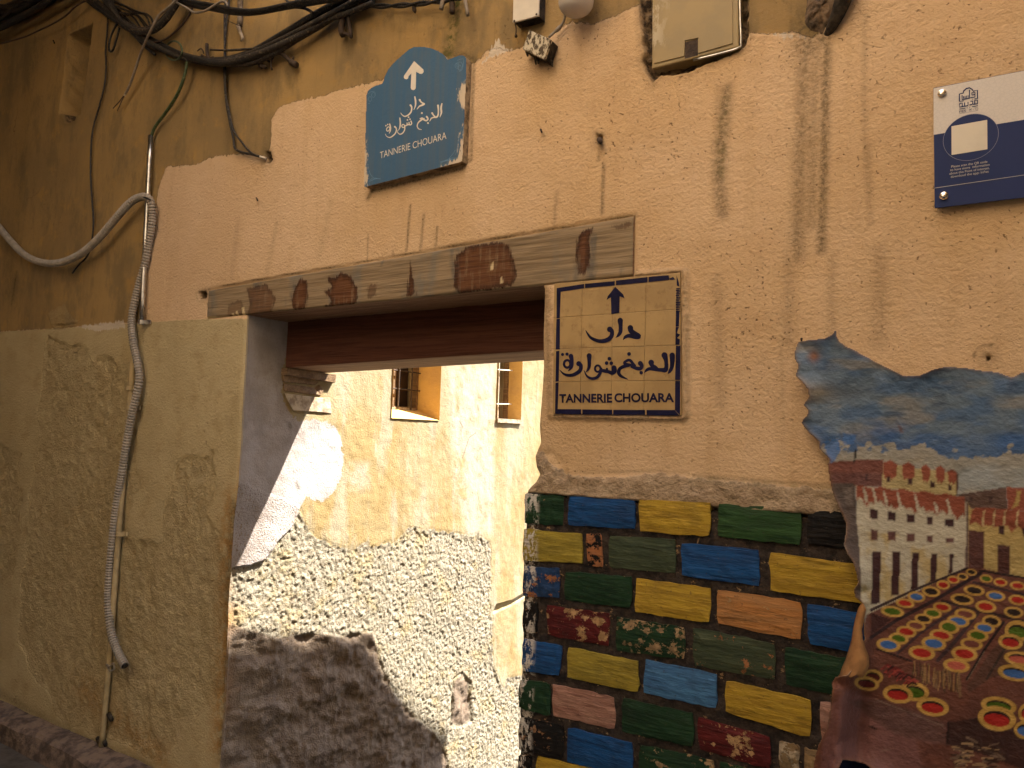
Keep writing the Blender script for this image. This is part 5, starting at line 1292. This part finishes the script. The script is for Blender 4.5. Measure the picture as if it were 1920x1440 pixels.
def vat(cx, cy, rx, ry, c, o, s, shade=0):
    px = o[0] + cx / s; py = o[1] + cy / s; rx, ry = rx / s * 1.06, ry / s * 1.08
    a = 0.16; X_ = (PXg - px) * math.cos(a) + (PYg - py) * math.sin(a); Y_ = -(PXg - px) * math.sin(a) + (PYg - py) * math.cos(a)
    r = np.hypot(X_ / rx, Y_ / ry)
    lay(sm(1 + .9 / ry, 1 - .9 / ry, r), (206, 164, 86))
    r2 = np.hypot(X_ / (rx * .70), Y_ / (ry * .60))
    if shade:
        lay(sm(1 + 1.2 / ry, 1 - 1.2 / ry, r2), (44, 28, 26)); r2 = np.hypot(X_ / (rx * .68), (Y_ - ry * .14) / (ry * .5))
    lay(sm(1 + 1.2 / ry, 1 - 1.2 / ry, r2), VC[c])
for v in ((440, 580, 125, 57, 'G'), (582, 487, 100, 48, 'R'), (710, 415, 95, 54, 'B'), (875, 355, 98, 54, 'K'), (1010, 280, 72, 48, 'R'), (1125, 222, 66, 40, 'R'), (1230, 187, 58, 36, 'K'), (1328, 137, 58, 34, 'K'),
          (1000, 530, 98, 50, 'R'), (893, 600, 97, 54, 'G'), (790, 662, 95, 52, 'K'), (705, 740, 103, 54, 'P'), (597, 808, 108, 60, 'R'), (510, 885, 105, 60, 'G'), (395, 955, 128, 70, 'B'),
          (1260, 610, 115, 58, 'P'), (1180, 690, 120, 64, 'B'), (1078, 755, 110, 72, 'G'), (988, 848, 125, 62, 'R'), (905, 940, 132, 74, 'B'), (770, 1045, 142, 74, 'R'),
          (1555, 690, 102, 65, 'K'), (1475, 765, 110, 60, 'B'), (1400, 850, 115, 62, 'G'), (1330, 945, 120, 64, 'P'), (1250, 1055, 140, 78, 'R'), (1160, 1188, 142, 72, 'Q'),
          (1495, 210, 70, 42, 'G'), (1655, 250, 75, 42, 'R'), (1850, 290, 85, 46, 'R'), (2060, 340, 90, 48, 'B'), (1360, 342, 112, 55, 'K'), (1600, 405, 105, 54, 'B'), (1850, 450, 100, 54, 'R'), (2090, 520, 110, 56, 'G'), (1225, 442, 125, 58, 'K'), (1490, 525, 112, 62, 'R'), (1805, 588, 105, 58, 'K'), (2100, 660, 120, 62, 'R')): vat(*v, (1600, 1050), 6.0)
for v in ((1850, 800, 140, 110, 'G'), (1770, 920, 132, 82, 'R'), (1870, 1110, 165, 74, 'Q'), (1820, 1270, 185, 84, 'B'), (2140, 1000, 140, 80, 'B'), (2180, 1200, 150, 80, 'R')): vat(*v, (1600, 1050), 6.0, 1)
for v in ((490, 575, 90, 62, 'D'), (430, 640, 112, 60, 'D'), (880, 715, 132, 82, 'G'), (725, 740, 135, 80, 'R'), (1055, 860, 145, 82, 'R'), (1680, 850, 160, 76, 'G'), (1662, 970, 172, 108, 'R'), (1960, 920, 90, 90, 'R'), (1930, 1080, 100, 80, 'B')): vat(*v, (1540, 1155), 5.05, 1)
# heaps of wool and hides
def tuft(x0, y0, x1, y1, n, L_, c1, c2, seed):
    rnd = random.Random(seed)
    for i in range(n):
        t = rnd.random(); xx = x0 + (x1 - x0) * t; yy = y0 + (y1 - y0) * t + rnd.uniform(-6, 6)
        m = streak(PXg, PYg, [(np.array([(xx, yy), (xx + rnd.uniform(-3, 2), yy + L_ * .5), (xx + rnd.uniform(-4, 4), yy + L_ * rnd.uniform(.7, 1.1))]), rnd.uniform(.8, 1.6), 1.0)])
        lay(sm(.3, .8, m) * .85, [c1, c2, (84, 62, 46)][i % 3])
tuft(1712, 1244, 1808, 1268, 46, 34, (164, 128, 84), (132, 106, 76), 3)
for i in range(22):
    rnd = random.Random(i + 50); t = i / 21; cx = 1662 + 50 * t; cy = 1252 + 28 * t + rnd.uniform(-7, 5)
    m = streak(PXg, PYg, [(np.array([(cx - 9, cy + 4), (cx, cy - 3), (cx + 9, cy + 1)]), rnd.uniform(1.2, 2.2), 1.0)]); lay(sm(.3, .8, m), [(166, 72, 64), (120, 48, 46), (60, 30, 30)][i % 3])
for i in range(60):
    rnd = random.Random(i + 90); a = rnd.uniform(0, 6.3); r = rnd.uniform(.1, 1) ** .5; cx = 1832 + 48 * r * math.cos(a); cy = 1418 + 34 * r * math.sin(a)
    m = streak(PXg, PYg, [(np.array([(cx - 9, cy + rnd.uniform(-4, 4)), (cx, cy), (cx + 10, cy + rnd.uniform(-2, 6))]), rnd.uniform(1.0, 2.2), 1.0)]); lay(sm(.3, .8, m), [(168, 138, 104), (120, 98, 82), (70, 50, 44)][i % 3])
# cut in the hide, knife marks
lay(pm([(1600, 868), (1603, 842), (1606, 846), (1604, 866)], .8), (18, 12, 10)); lay(pm([(1629, 1362), (1634, 1361), (1645, 1367), (1640, 1368)], .8), (14, 9, 9)); lay(pm([(1682, 795), (1690, 800), (1694, 812), (1688, 812)], 1.0) * .7, (110, 80, 76))
lay(np.exp(-dl / 2.6) * .55, (150, 112, 82))
hide = fast_mesh("hide", wp.reshape(-1, 3), grid_quads(*PXg.shape)[kq][:, ::-1], [M_HIDE, M_RIM], HP, attrs=dict(paint=C.reshape(-1, 3) * 0.76))
so_ = hide.modifiers.new("thickness", 'SOLIDIFY'); so_.thickness = 0.0022; so_.offset = -1.0; so_.material_offset_rim = 1; so_.material_offset = 1
# the corner that has curled over, showing its suede side
CR = [([(1612, 1096), (1608, 1100)], 0), ]
rows_ = [((1618, 1128), (1619, 1131)), ((1610, 1140), (1623, 1143)), ((1604, 1160), (1619, 1163)), ((1600, 1180), (1616, 1180)), ((1597, 1200), (1617, 1197)), ((1592, 1218), (1622, 1214)), ((1586, 1236), (1629, 1232)), ((1580, 1250), (1629, 1248)), ((1575, 1264), (1623, 1262)), ((1572, 1268), (1617, 1268))]
V = []; nC = 9
for j, (a, b) in enumerate(rows_):
    for i in range(nC):
        t = i / (nC - 1)
        px = a[0] + (b[0] - a[0]) * t; py = a[1] + (b[1] - a[1]) * t + (3 * math.sin(i * 1.9) if j == len(rows_) - 1 else 0)
        V.append(tuple(W(px, py, 0.050 + 0.030 * math.sin(t * math.pi * .9) * (j / 9 + .25) + 0.012 * j / 9)))
fe = mesh("folded_corner", V, [(j * nC + i, (j + 1) * nC + i, (j + 1) * nC + i + 1, j * nC + i + 1) for j in range(len(rows_) - 1) for i in range(nC - 1)], M_TAN, HP, smooth=True)
fe["label"] = "curled over corner showing tan suede"
sf = fe.modifiers.new("thickness", 'SOLIDIFY'); sf.thickness = 0.002; sf.offset = 0
def nail(p0, o0, p1, o1, r, parent):
    a = W(*p0, o0); b = W(*p1, o1)
    return tube("nail", [tuple(a), tuple(b)], r, M_RUST, parent, rf=lambda s, i, n: 2.0 if i == n - 1 else 1)
nail((1502.5, 648), -0.002, (1503, 635), 0.030, 0.0016, HP)

# ------------------------------------------------------------------ boxes, lamp and spout at the top of the wall
MB_ = empty("meter_box", W(1305, 0, 0.0), "tan painted meter box let into a ragged hole in the plaster", "meter box")
d0 = [(1222, 129), (1385, 88), (1383, -60), (1223, -34)]
def lift(pts, o): return [tuple(W(a, b, o)) for a, b in pts]
fz = lift(d0, 0.010); bz_ = [(a, 0.05, c) for a, _, c in fz]
prism("frame", fz[::-1], bz_[::-1], M_METER, MB_, 0.004)
ins_ = [(1226, 119), (1283, 105), (1284, 76), (1309, 71), (1309, 100), (1374, 81), (1373, -55), (1227, -30)]
fz = lift(ins_, 0.0135); prism("door", fz[::-1], [(a, -0.006, c) for a, _, c in fz][::-1], M_METER, MB_, 0.0012)
fz = lift([(1284, 110), (1308.5, 103.5), (1308.5, 73), (1284.5, 79)], 0.0106); prism("latch_recess", fz[::-1], [(a, -0.004, c) for a, _, c in fz][::-1], M_RUST, MB_)
tube("edge_trim", [tuple(W(a, b, o)) for a, b, o in ((1386, -50, .006), (1388, 40, .006), (1389, 80, .006), (1380, 92, .006), (1300, 113, .006))], 0.0036, M_STEEL, MB_, seg=6)
JB = empty("junction_box", W(990, 10, 0.0), "white plastic junction box with a sooty rim", "junction box")
a_ = lift([(961, 42.5), (1009.5, 29.5), (1012, -60), (963.5, -52)], 0.046)
prism("lid", a_[::-1], [(p[0], p[1] + 0.008, p[2]) for p in a_][::-1], M_BOXW, JB, 0.002)
ctr = np.mean(np.array(a_), 0)
b_ = [tuple(ctr + (np.array(p) - ctr) * np.array([0.97, 1, 0.985]) + np.array([0, 0.0082, 0])) for p in a_]
prism("base", b_[::-1], [(p[0], -0.001, p[2]) for p in b_][::-1], M_SOOT, JB, 0.002)
for px, py in ((964.5, 39.5), (1006, 27)): cap(px, py, 0.046, 0.0035, M_RUST, JB, "screw")
tube("drip_wire", [tuple(W(a, b, .03)) for a, b in ((966, 44), (968, 56), (967, 64), (968, 69))], 0.0022, M_SOOT, JB, rf=lambda s, i, n: 1 if i < n * .6 else 2.2)
SBX = empty("switch_box", W(1010, 90, 0.0), "small tilted box speckled with paint hanging below the white box", "box")
a_ = lift([(992, 56), (1033, 73.5), (1020, 111.5), (979.5, 91.5)], 0.052)
nsb = NT("speckled_pale_paint"); fq = nsb.ramp(nsb.noise(60, 6, 0.75, nsb.map((1, 1, 0.6))), 0.47, 0.53)
nsb.col(nsb.mix(fq, (0.50, 0.43, 0.31), (0.075, 0.052, 0.030))); M_SPECK = nsb.m
prism("cover", a_, [(p[0], p[1] + 0.012, p[2]) for p in a_], M_SPECK, SBX, 0.002)
prism("base", [(p[0], p[1] + 0.0122, p[2]) for p in a_], [(p[0], -0.002, p[2]) for p in a_], M_SOOT, SBX, 0.003)
rnd = random.Random(5)
for (px, py, L_) in ((1003, 107, 14), (1008, 112, 8), (1034, 118, 7), (988, 100, 6)):
    tube("crust_drip", [tuple(W(px, py - 4, .02)), tuple(W(px + 1, py + L_ * .4, .018)), tuple(W(px + 2, py + L_, .016))], 0.006, M_SOOT, SBX, rf=lambda s, i, n: 1.1 - i / n * .9, seg=6)
WL = empty("wall_lamp", W(1080, 0, 0.0), "milky white dome lamp at the top edge beside the white box", "lamp")
lc = W(1080.5, -4, 0.075)
V = []; Q = []; N = 28
pr = [(0.001, -0.0515), (0.018, -0.0505), (0.034, -0.046), (0.045, -0.038), (0.0515, -0.026), (0.0535, -0.012), (0.0535, 0.05), (0.050, 0.062), (0.001, 0.066)]
for r_, h in pr:
    for i in range(N):
        t = 2 * math.pi * i / N; V.append((lc[0] + r_ * math.cos(t), lc[1] + r_ * math.sin(t), lc[2] + h))
for j in range(len(pr) - 1):
    for i in range(N): Q.append((j * N + i, j * N + (i + 1) % N, (j + 1) * N + (i + 1) % N, (j + 1) * N + i))
mesh("globe", V, Q, M_LAMP, WL, smooth=True)
tube("bracket", [(lc[0], lc[1] + .04, lc[2] + .055), (lc[0], 0.0, lc[2] + .055)], 0.02, M_RUST, WL)
lampc = tube("lamp_cable", [tuple(W(a, b, o)) for a, b, o in ((1072, 5, .05), (1061, 24, .03), (1057, 40, .02), (1049, 52, .02), (1040, 60, .022), (1029, 70, .03))], 0.0042, M_GREYC, WL, rf=lambda s, i, n: 1.7 if abs(i - n * .62) < 1.2 else 1, step=.008)
DP = empty("drain_spout", W(1560, 40, 0.0), "sooty drain pipe stub coming out of the wall at the top right", "pipe")
tube("pipe", [tuple(W(a, b, o)) for a, b, o in ((1548, 70, -.012), (1562, 46, .012), (1578, 8, .030), (1592, -50, .045), (1604, -110, .05))], 0.023, M_SOOT, DP, rf=lambda s, i, n: .35 + .65 * min(1, i / 5) , seg=14)
V = []; Q = []
pts = [(1504, 44), (1520, 62), (1540, 72), (1556, 58), (1566, 20), (1570, -40), (1530, -40), (1512, -10)]
cx_, cy_ = 1540, 10
rings = 7
for j in range(rings):
    f = j / (rings - 1)
    for i in range(40):
        t = i / 40 * len(pts); i0 = int(t) % len(pts); i1 = (i0 + 1) % len(pts); ft = t - int(t)
        a = pts[i0][0] * (1 - ft) + pts[i1][0] * ft; b = pts[i0][1] * (1 - ft) + pts[i1][1] * ft
        px, py = cx_ + (a - cx_) * (1 - f * .97), cy_ + (b - cy_) * (1 - f * .97)
        V.append(tuple(W(px, py, -0.006 + 0.024 * math.sin(f * 1.5) + float(fbm(np.array(px / 9), np.array(py / 9), 120)) * 0.02 * min(1, f * 4))))
for j in range(rings - 1):
    for i in range(40): Q.append((j * 40 + i, j * 40 + (i + 1) % 40, (j + 1) * 40 + (i + 1) % 40, (j + 1) * 40 + i))
ms = simple("stained_spout_mortar", (0.19, 0.125, 0.075), 0.95, 0.5, 30, bump=.006, dark=(0.06, 0.042, 0.028))
mesh("mortar_collar", V, Q, ms, DP, smooth=True)
for (px, py, r_, lab) in ((1124, 262, .009, "rusty bolt stub sticking out of the peach wall above the lintel"), (1014, 243, .004, "tiny nail left of the bolt on the peach wall"), (481, 371, .004, "bent nail in the peach wall below the loose wires"), (100, 76, .004, "rusty nail beside the niche in the ochre wall")):
    a = W(px, py, -0.004); b = W(px + 2, py + 5, 0.030 if r_ > .006 else .02)
    o = tube("bolt" if r_ > .006 else "nail", [tuple(a), tuple((a * .6 + b * .4)), tuple(b)], r_, M_RUST, None, rf=lambda s, i, n: 1 - .4 * i / n)
    tag(o, lab, "bolt" if r_ > .006 else "nail")

# ------------------------------------------------------------------ cables
def C3(pts, o=0.03): return [tuple(W(p[0], p[1], p[2] if len(p) > 2 else o)) for p in pts]
CB = empty("cable_bundle", W(400, 100, 0.0), "thick sagging bundle of dusty black cables along the top of the ochre wall", "cables")
base = [(40, -150), (150, -22), (200, 20), (240, 48), (272, 74), (330, 101), (375, 114), (420, 117), (475, 102), (530, 76), (590, 42), (650, 8), (700, -20), (900, -120)]
rnd = random.Random(21)
for i in range(7):
    ph = rnd.uniform(0, 6.28); amp = rnd.uniform(5, 10); fr_ = rnd.uniform(.008, .014)
    dy0 = rnd.uniform(-6, 6)
    pts = []
    for (a, b) in base:
        spread = 1.0 + (0.8 if a < 300 else (.6 if a > 480 else 0))
        pts.append((a + rnd.uniform(-3, 3), b + (amp * math.sin(ph + a * fr_) * .8 + dy0) * spread * .75, 0.040 + .02 * math.cos(ph + a * fr_)))
    tube("cable", C3(pts), rnd.choice([.0105, .012, .014, .009]), M_DARKC if i % 3 else M_BLACK, CB, step=.03)
tube("cable", C3([(430, 121), (470, 119), (515, 100), (560, 72), (610, 40), (660, 22), (700, 5)], .045), .011, M_DARKC, CB)
tube("cable", C3([(420, 95), (480, 91), (500, 88), (540, 66)], .04), .005, M_DARKC, CB)
for k in range(6):                            # tangle where the bundles meet
    pts = [(185 + k * 6, 4 + rnd.uniform(-5, 5)), (215 + k * 8, 20 + rnd.uniform(-6, 8)), (240 + k * 8, 36 + rnd.uniform(-10, 8)), (262 + k * 6, 60 + rnd.uniform(-8, 8))]
    tube("cable", C3(pts, .05 + .006 * k), .005, M_BLACK if k % 2 else M_DARKC, CB)
CB2 = empty("cable_loop_bundle", W(280, 40, 0.0), "black cable strands dipping down and climbing out of the top edge", "cables")
for i in range(5):
    pts = [(90 + i * 4, -150), (178 + i * 4, -25), (205 + i * 3, 14 + i * 2), (232, 40 + i * 2.4), (258, 54 + i * 1.6), (282, 52 + i * 2.2), (305, 36 + i * 2.5), (325, 8 + i * 3), (342 + i * 2, -30), (400 + i * 3, -190)]
    tube("cable", C3(pts, .075 + .006 * (i % 3)), .0085 if i % 2 else .0105, M_BLACK if i % 2 else M_DARKC, CB2, step=.03)
CB3 = empty("overhead_cable_pair", W(470, 20, 0.0), "pair of taut black cables dipping at the top edge above the bundle", "cables")
tube("cable", C3([(180, -90), (310, -12), (350, 6), (400, 16), (440, 23), (480, 23), (540, 12), (600, 2), (680, -14), (900, -90)], .09), .0125, M_BLACK, CB3, step=.03)
tube("cable", C3([(180, -96), (310, -16), (350, 1), (400, 10), (440, 18), (480, 20), (540, 8), (600, -4), (680, -20), (900, -96)], .10), .009, M_BLACK, CB3, step=.03)
CB4 = empty("corner_cable_bundle", W(30, 20, 0.0), "dark thick cables crossing the top left corner", "cables")
for i in range(7):
    pts = [(-90, 60 + i * 4 - (i % 2) * 20), (-20, 34 + i * 4.4 - (i % 3) * 14), (40, 10 + i * 3.6 - (i % 2) * 14), (110, -22 + i * 2 - (i % 3) * 10), (260, -130 + i * 2)]
    tube("cable", C3(pts, .06 + .012 * (i % 4)), [.02, .013, .018, .01][i % 4], M_BLACK, CB4, step=.04)
def wire(name, pts, r, mat, lab, o=0.02, cat="cable", **k):
    t = tube(name, C3(pts, o), r, mat, None, step=k.pop("step", .02), **k); tag(t, lab, cat); return t
wire("thin_cable", [(-40, 92), (0, 82), (30, 74), (52, 67), (75, 56), (100, 44), (125, 28), (142, 12), (160, 2), (190, -8)], .0042, M_BROWNC, "thin brown cable crossing the top left corner under the dark cables", .05)
wire("hanging_cable", [(203, 22), (201, 60), (198, 95), (199, 125), (196, 160), (186, 200), (176, 235), (171, 270), (170, 330), (173, 380), (175, 410), (174, 440), (169, 468), (160, 485), (150, 494), (136, 512)], .0046, M_BLACK, "thin black cable hanging down the ochre wall beside the niche", .015)
wire("cable_loop", [(222, 40), (212, 58), (206, 75), (204, 90), (207, 97), (212, 93), (218, 75), (224, 52)], .0050, M_BLACK, "small black cable loop hanging from the bundle right of the niche", .03)
GW = empty("grey_wire", W(265, 120, 0.0), "grey cut wire hanging in front of the bundle with two split ends", "cable")
tube("sheath", C3([(345, -14, .13), (318, 12, .13), (297, 30, .13), (284, 55, .125), (272, 80, .10), (262, 105, .07), (252, 135, .05), (243, 160, .04), (235, 176, .035)]), .0058, M_GREYC, GW)
tube("core", C3([(236, 174, .035), (228, 190, .035), (220, 208, .04)]), .0022, M_BROWNC, GW); tube("core", C3([(236, 174, .035), (224, 190, .03), (212, 203, .03)]), .0022, M_BROWNC, GW)
tube("inner_sheath", C3([(237, 171, .035), (233, 180, .035)]), .0046, M_BOXW, GW)
GC = empty("green_cable", W(330, 150, 0.0), "green cable looped round the bundle and running into the steel pipe", "cable")
tube("loop", C3([(326 + 15.5 * math.cos(t), 95 + 18 * math.sin(t), .075 + .045 * math.cos(t)) for t in np.linspace(-0.5, 5.9, 22)]), .0042, M_GREEN, GC, step=.01)
tube("run", C3([(353, 108, .05), (350, 122, .05), (346, 142, .05), (337, 167, .045), (325, 190, .035), (310, 212, .025), (296, 230, .02), (287, 245, .02), (282.5, 262, .02)]), .0070, M_GREEN, GC)
wire("brown_cable", [(272, 82), (290, 80), (312, 72), (333, 55), (350, 36), (360, 16), (366, -10)], .0042, M_BROWNC, "thin brown cable rising steeply right of the green loop", .06)
wire("pale_cable", [(326, 2), (345, 12), (358, 20), (366, 24), (385, 20), (402, 10), (414, 3), (424, 4), (426, 12)], .0048, M_GREYC, "pale thin cable sagging under the taut black cables", .11)
wire("cut_cable", [(252, 62), (262, 78), (275, 90), (290, 102)], .0070, M_BLACK, "short cut black cable end below the crossing bundles", .05)
DW = empty("drop_wires", W(425, 180, 0.0), "twin dark wires dropping from the bundle to a hole in the peach edge", "cable")
tube("wire", C3([(432, -14), (427, 20), (423, 60), (421, 110), (421, 150), (424, 190), (430, 225), (438, 262), (440, 278), (455, 286), (475, 290), (497, 297, .004)], .015), .0050, M_DARKC, DW)
tube("wire", C3([(424, -14), (421, 30), (421, 80), (422, 130), (424, 180), (431, 215), (438, 245), (452, 265), (468, 284), (485, 293), (500, 298, .0)], .019), .0042, M_DARKC, DW)
tube("white_tip", C3([(487, 293.5, .019), (499, 297.5, .004)]), .0046, M_BOXW, DW)
CH = empty("cement_conduit", W(448, 20, 0.0), "crumbling cement covered conduit stub above the bundle beside the drop wires", "pipe")
tube("conduit_stub", C3([(449, -30), (450, 0), (450, 30), (449, 48)], .012), .012, simple("grey_lime_crust", (0.22, 0.17, 0.115), .9, .4, 40, bump=.004, dark=(.10, .07, .045)), CH)
tube("bent_bracket", C3([(446, 48), (450, 60), (455, 72), (452, 76)], .022), .009, M_STONE, CH, rf=lambda s, i, n: 1 - .5 * i / n)
tube("tie_wire", C3([(419, 28), (424, 36), (436, 43), (447, 47), (455, 50)], .03), .0016, M_RUST, CH)
# iron wall clamps
def clamp(pts_list, lab, name="wall_clamp"):
    e = empty(name, W(*pts_list[0][0][0][:2], 0.0), lab, "clamp", "rusty cable clamps in the ochre wall")
    for pts, r in pts_list: tube("iron_strip", C3(pts, .03), r, M_RUST, e, seg=6, step=.012)
    return e
clamp([([(370, 96), (376, 91), (380, 94), (382, 100)], .003), ([(388, 82), (388, 92), (389, 104), (394, 112)], .0075), ([(378, 104), (390, 110), (400, 108)], .006), ([(394, 93), (410, 94), (430, 94)], .004)], "small bolted iron clamp on the sagging bundle right of the green loop")
clamp([([(481, 104), (488, 118), (492, 126)], .009), ([(498, 96), (500, 110), (505, 116)], .005), ([(486, 122), (498, 126)], .008)], "lumpy rusty clamp under the lowest cable of the bundle")
clamp([([(510, 131), (508, 118), (513, 106), (522, 101), (530, 103)], .004), ([(529, 100), (538, 108), (545, 116)], .010), ([(545, 116), (556, 122)], .013), ([(550, 106), (549, 112)], .004)], "hooked rusty clamp hanging free below the bundle")
clamp([([(645, 20), (642, 40), (640, 58), (643, 66)], .012), ([(652, 28), (656, 50), (658, 68)], .008), ([(640, 62), (650, 64), (659, 70)], .006)], "thick rusty clamp gripping the cables left of the blue sign")
clamp([([(776, 13), (777, 20), (776, 22)], .008), ([(846, -10), (848, 10), (848, 25)], .010)], "dark wall peg and bracket above the blue sign")
TC = empty("twisted_cable", W(740, 10, 0.0), "twisted black cable running along the top above the blue sign", "cable")
for s in (1, -1):
    pts = []
    for i in range(26):
        a = 640 + i * 9; b = np.interp(a, [640, 690, 740, 770, 830, 870], [25, 12, 11, 9, 2, -6])
        pts.append((a, b + s * 3.0 * math.cos(i * .75), .035 + s * .004 * math.sin(i * .75)))
    tube("strand", C3(pts), .0052, M_BLACK, TC, step=.012)
wire("cable_end", [(836, -14), (830, 4), (827, 18)], .008, M_GREYC, "grey cut cable end left of the dark peg at the top", .04)
wire("cable_end", [(868, -14), (873, 6), (877, 29)], .0062, M_GREYC, "thin grey cable end pointing down right of the dark peg at the top", .04)
wire("branch_cable", [(528, -14), (540, 4), (548, 12), (562, 14), (575, 17), (586, 24)], .0058, M_DARKC, "short dark cable crossing from the taut pair down to the bundle", .07)

# ------------------------------------------------------------------ pipes on the left
SP = empty("steel_pipe", W(273, 440, 0.0), "galvanised steel pipe with a clip at its foot on the ochre wall", "pipe")
tube("pipe", C3([(283, 254, .020), (265.5, 604, .020)]), .0115, M_STEEL, SP, seg=14, step=.1)
tube("bead_line", C3([(281, 285, .0205), (280.6, 289, .0205)]), .0122, M_STEEL, SP, seg=14)
def clip(px, py, w, parent, r=.016, mat=None):
    a = W(px, py, .02)
    V = []; Q = []
    arc = [(r * math.cos(t), r * math.sin(t)) for t in np.linspace(math.pi, 0, 10)]
    prof = [(-r, -.02)] + arc + [(r, .006 - .02 + .004), (r + w, -.012), (r + w, -.016)]
    for (u, v) in prof:
        for h in (-.009, .009): V.append((a[0] + u, a[1] - v, a[2] + h))
    n = len(prof)
    Q = [(2 * i, 2 * i + 1, 2 * i + 3, 2 * i + 2) for i in range(n - 1)]
    o = mesh("clip", V, Q, mat or M_PVC, parent)
    s = o.modifiers.new("thickness", 'SOLIDIFY'); s.thickness = .003
    return o
clip(266, 604, .030, SP, .0135, M_STEEL)
CO = empty("corrugated_conduit", W(245, 800, 0.0), "grey corrugated conduit hose swinging from the left edge and down beside the cream pipe", "conduit")
rib = lambda s, i, n: (1.10, 1.10, 0.86, 0.86)[i % 4]
tube("hose", C3([(-60, 370, .03), (-10, 418, .03), (0, 428, .03), (20, 452, .035), (45, 477, .04), (75, 491, .045), (110, 493, .05), (150, 477, .055), (185, 447, .06), (215, 412, .06), (243, 381, .055), (262, 370, .046), (276, 370, .046), (283, 380, .040), (285.5, 400, .030), (284, 425, .026), (279, 455, .020), (272, 495, .018), (262, 530, .018), (253, 565, .020), (247, 600, .024), (250, 640, .032), (258, 680, .036), (261, 710, .036), (256, 740, .036), (249, 770, .036), (243, 800, .034), (236, 840, .032), (228, 890, .030), (218, 950, .028), (210, 1020, .028), (205, 1080, .028), (203, 1120, .028), (205, 1160, .030), (211, 1195, .034), (221, 1222, .040), (234, 1248, .05)]), .0170, M_COND, CO, step=.0032, seg=9, rf=rib).data.shade_flat()
tube("hose_mouth", C3([(232.5, 1245, .049), (234.6, 1249, .0505)]), .0140, M_BLACK, CO, seg=10)
tube("cable_tie", C3([(266, 368, .05), (274, 371, .064), (283, 375, .05)]), .0035, M_BLACK, CO)
PP = empty("cream_pipe", W(220, 1000, 0.0), "thin cream painted pipe running down to the step at the lower left", "pipe")
tube("pipe", C3([(251, 640, .012), (243, 760, .014), (226, 960, .015), (212, 1140, .015), (203, 1260, .015), (190.5, 1399, .015)]), .0125, M_PVC, PP, seg=12, step=.08)
clip(243, 728, .014, PP, .0145); clip(245, 764, .030, PP, .020); clip(226, 1001, .012, PP, .0145)
tube("wire_knot", C3([(200, 1246, .03), (206, 1250, .04), (212, 1243, .035), (214, 1254, .03), (206, 1257, .036), (201, 1249, .03)]), .0045, M_GREYC, PP, step=.006)
for (px, py) in ((207, 1345), (196, 1392), (186, 1390)):
    tube("dirt_lump", C3([(px - 3, py - 6, .004), (px, py, .012), (px + 2, py + 5, .004)]), .010, M_SOOT, PP, seg=6)
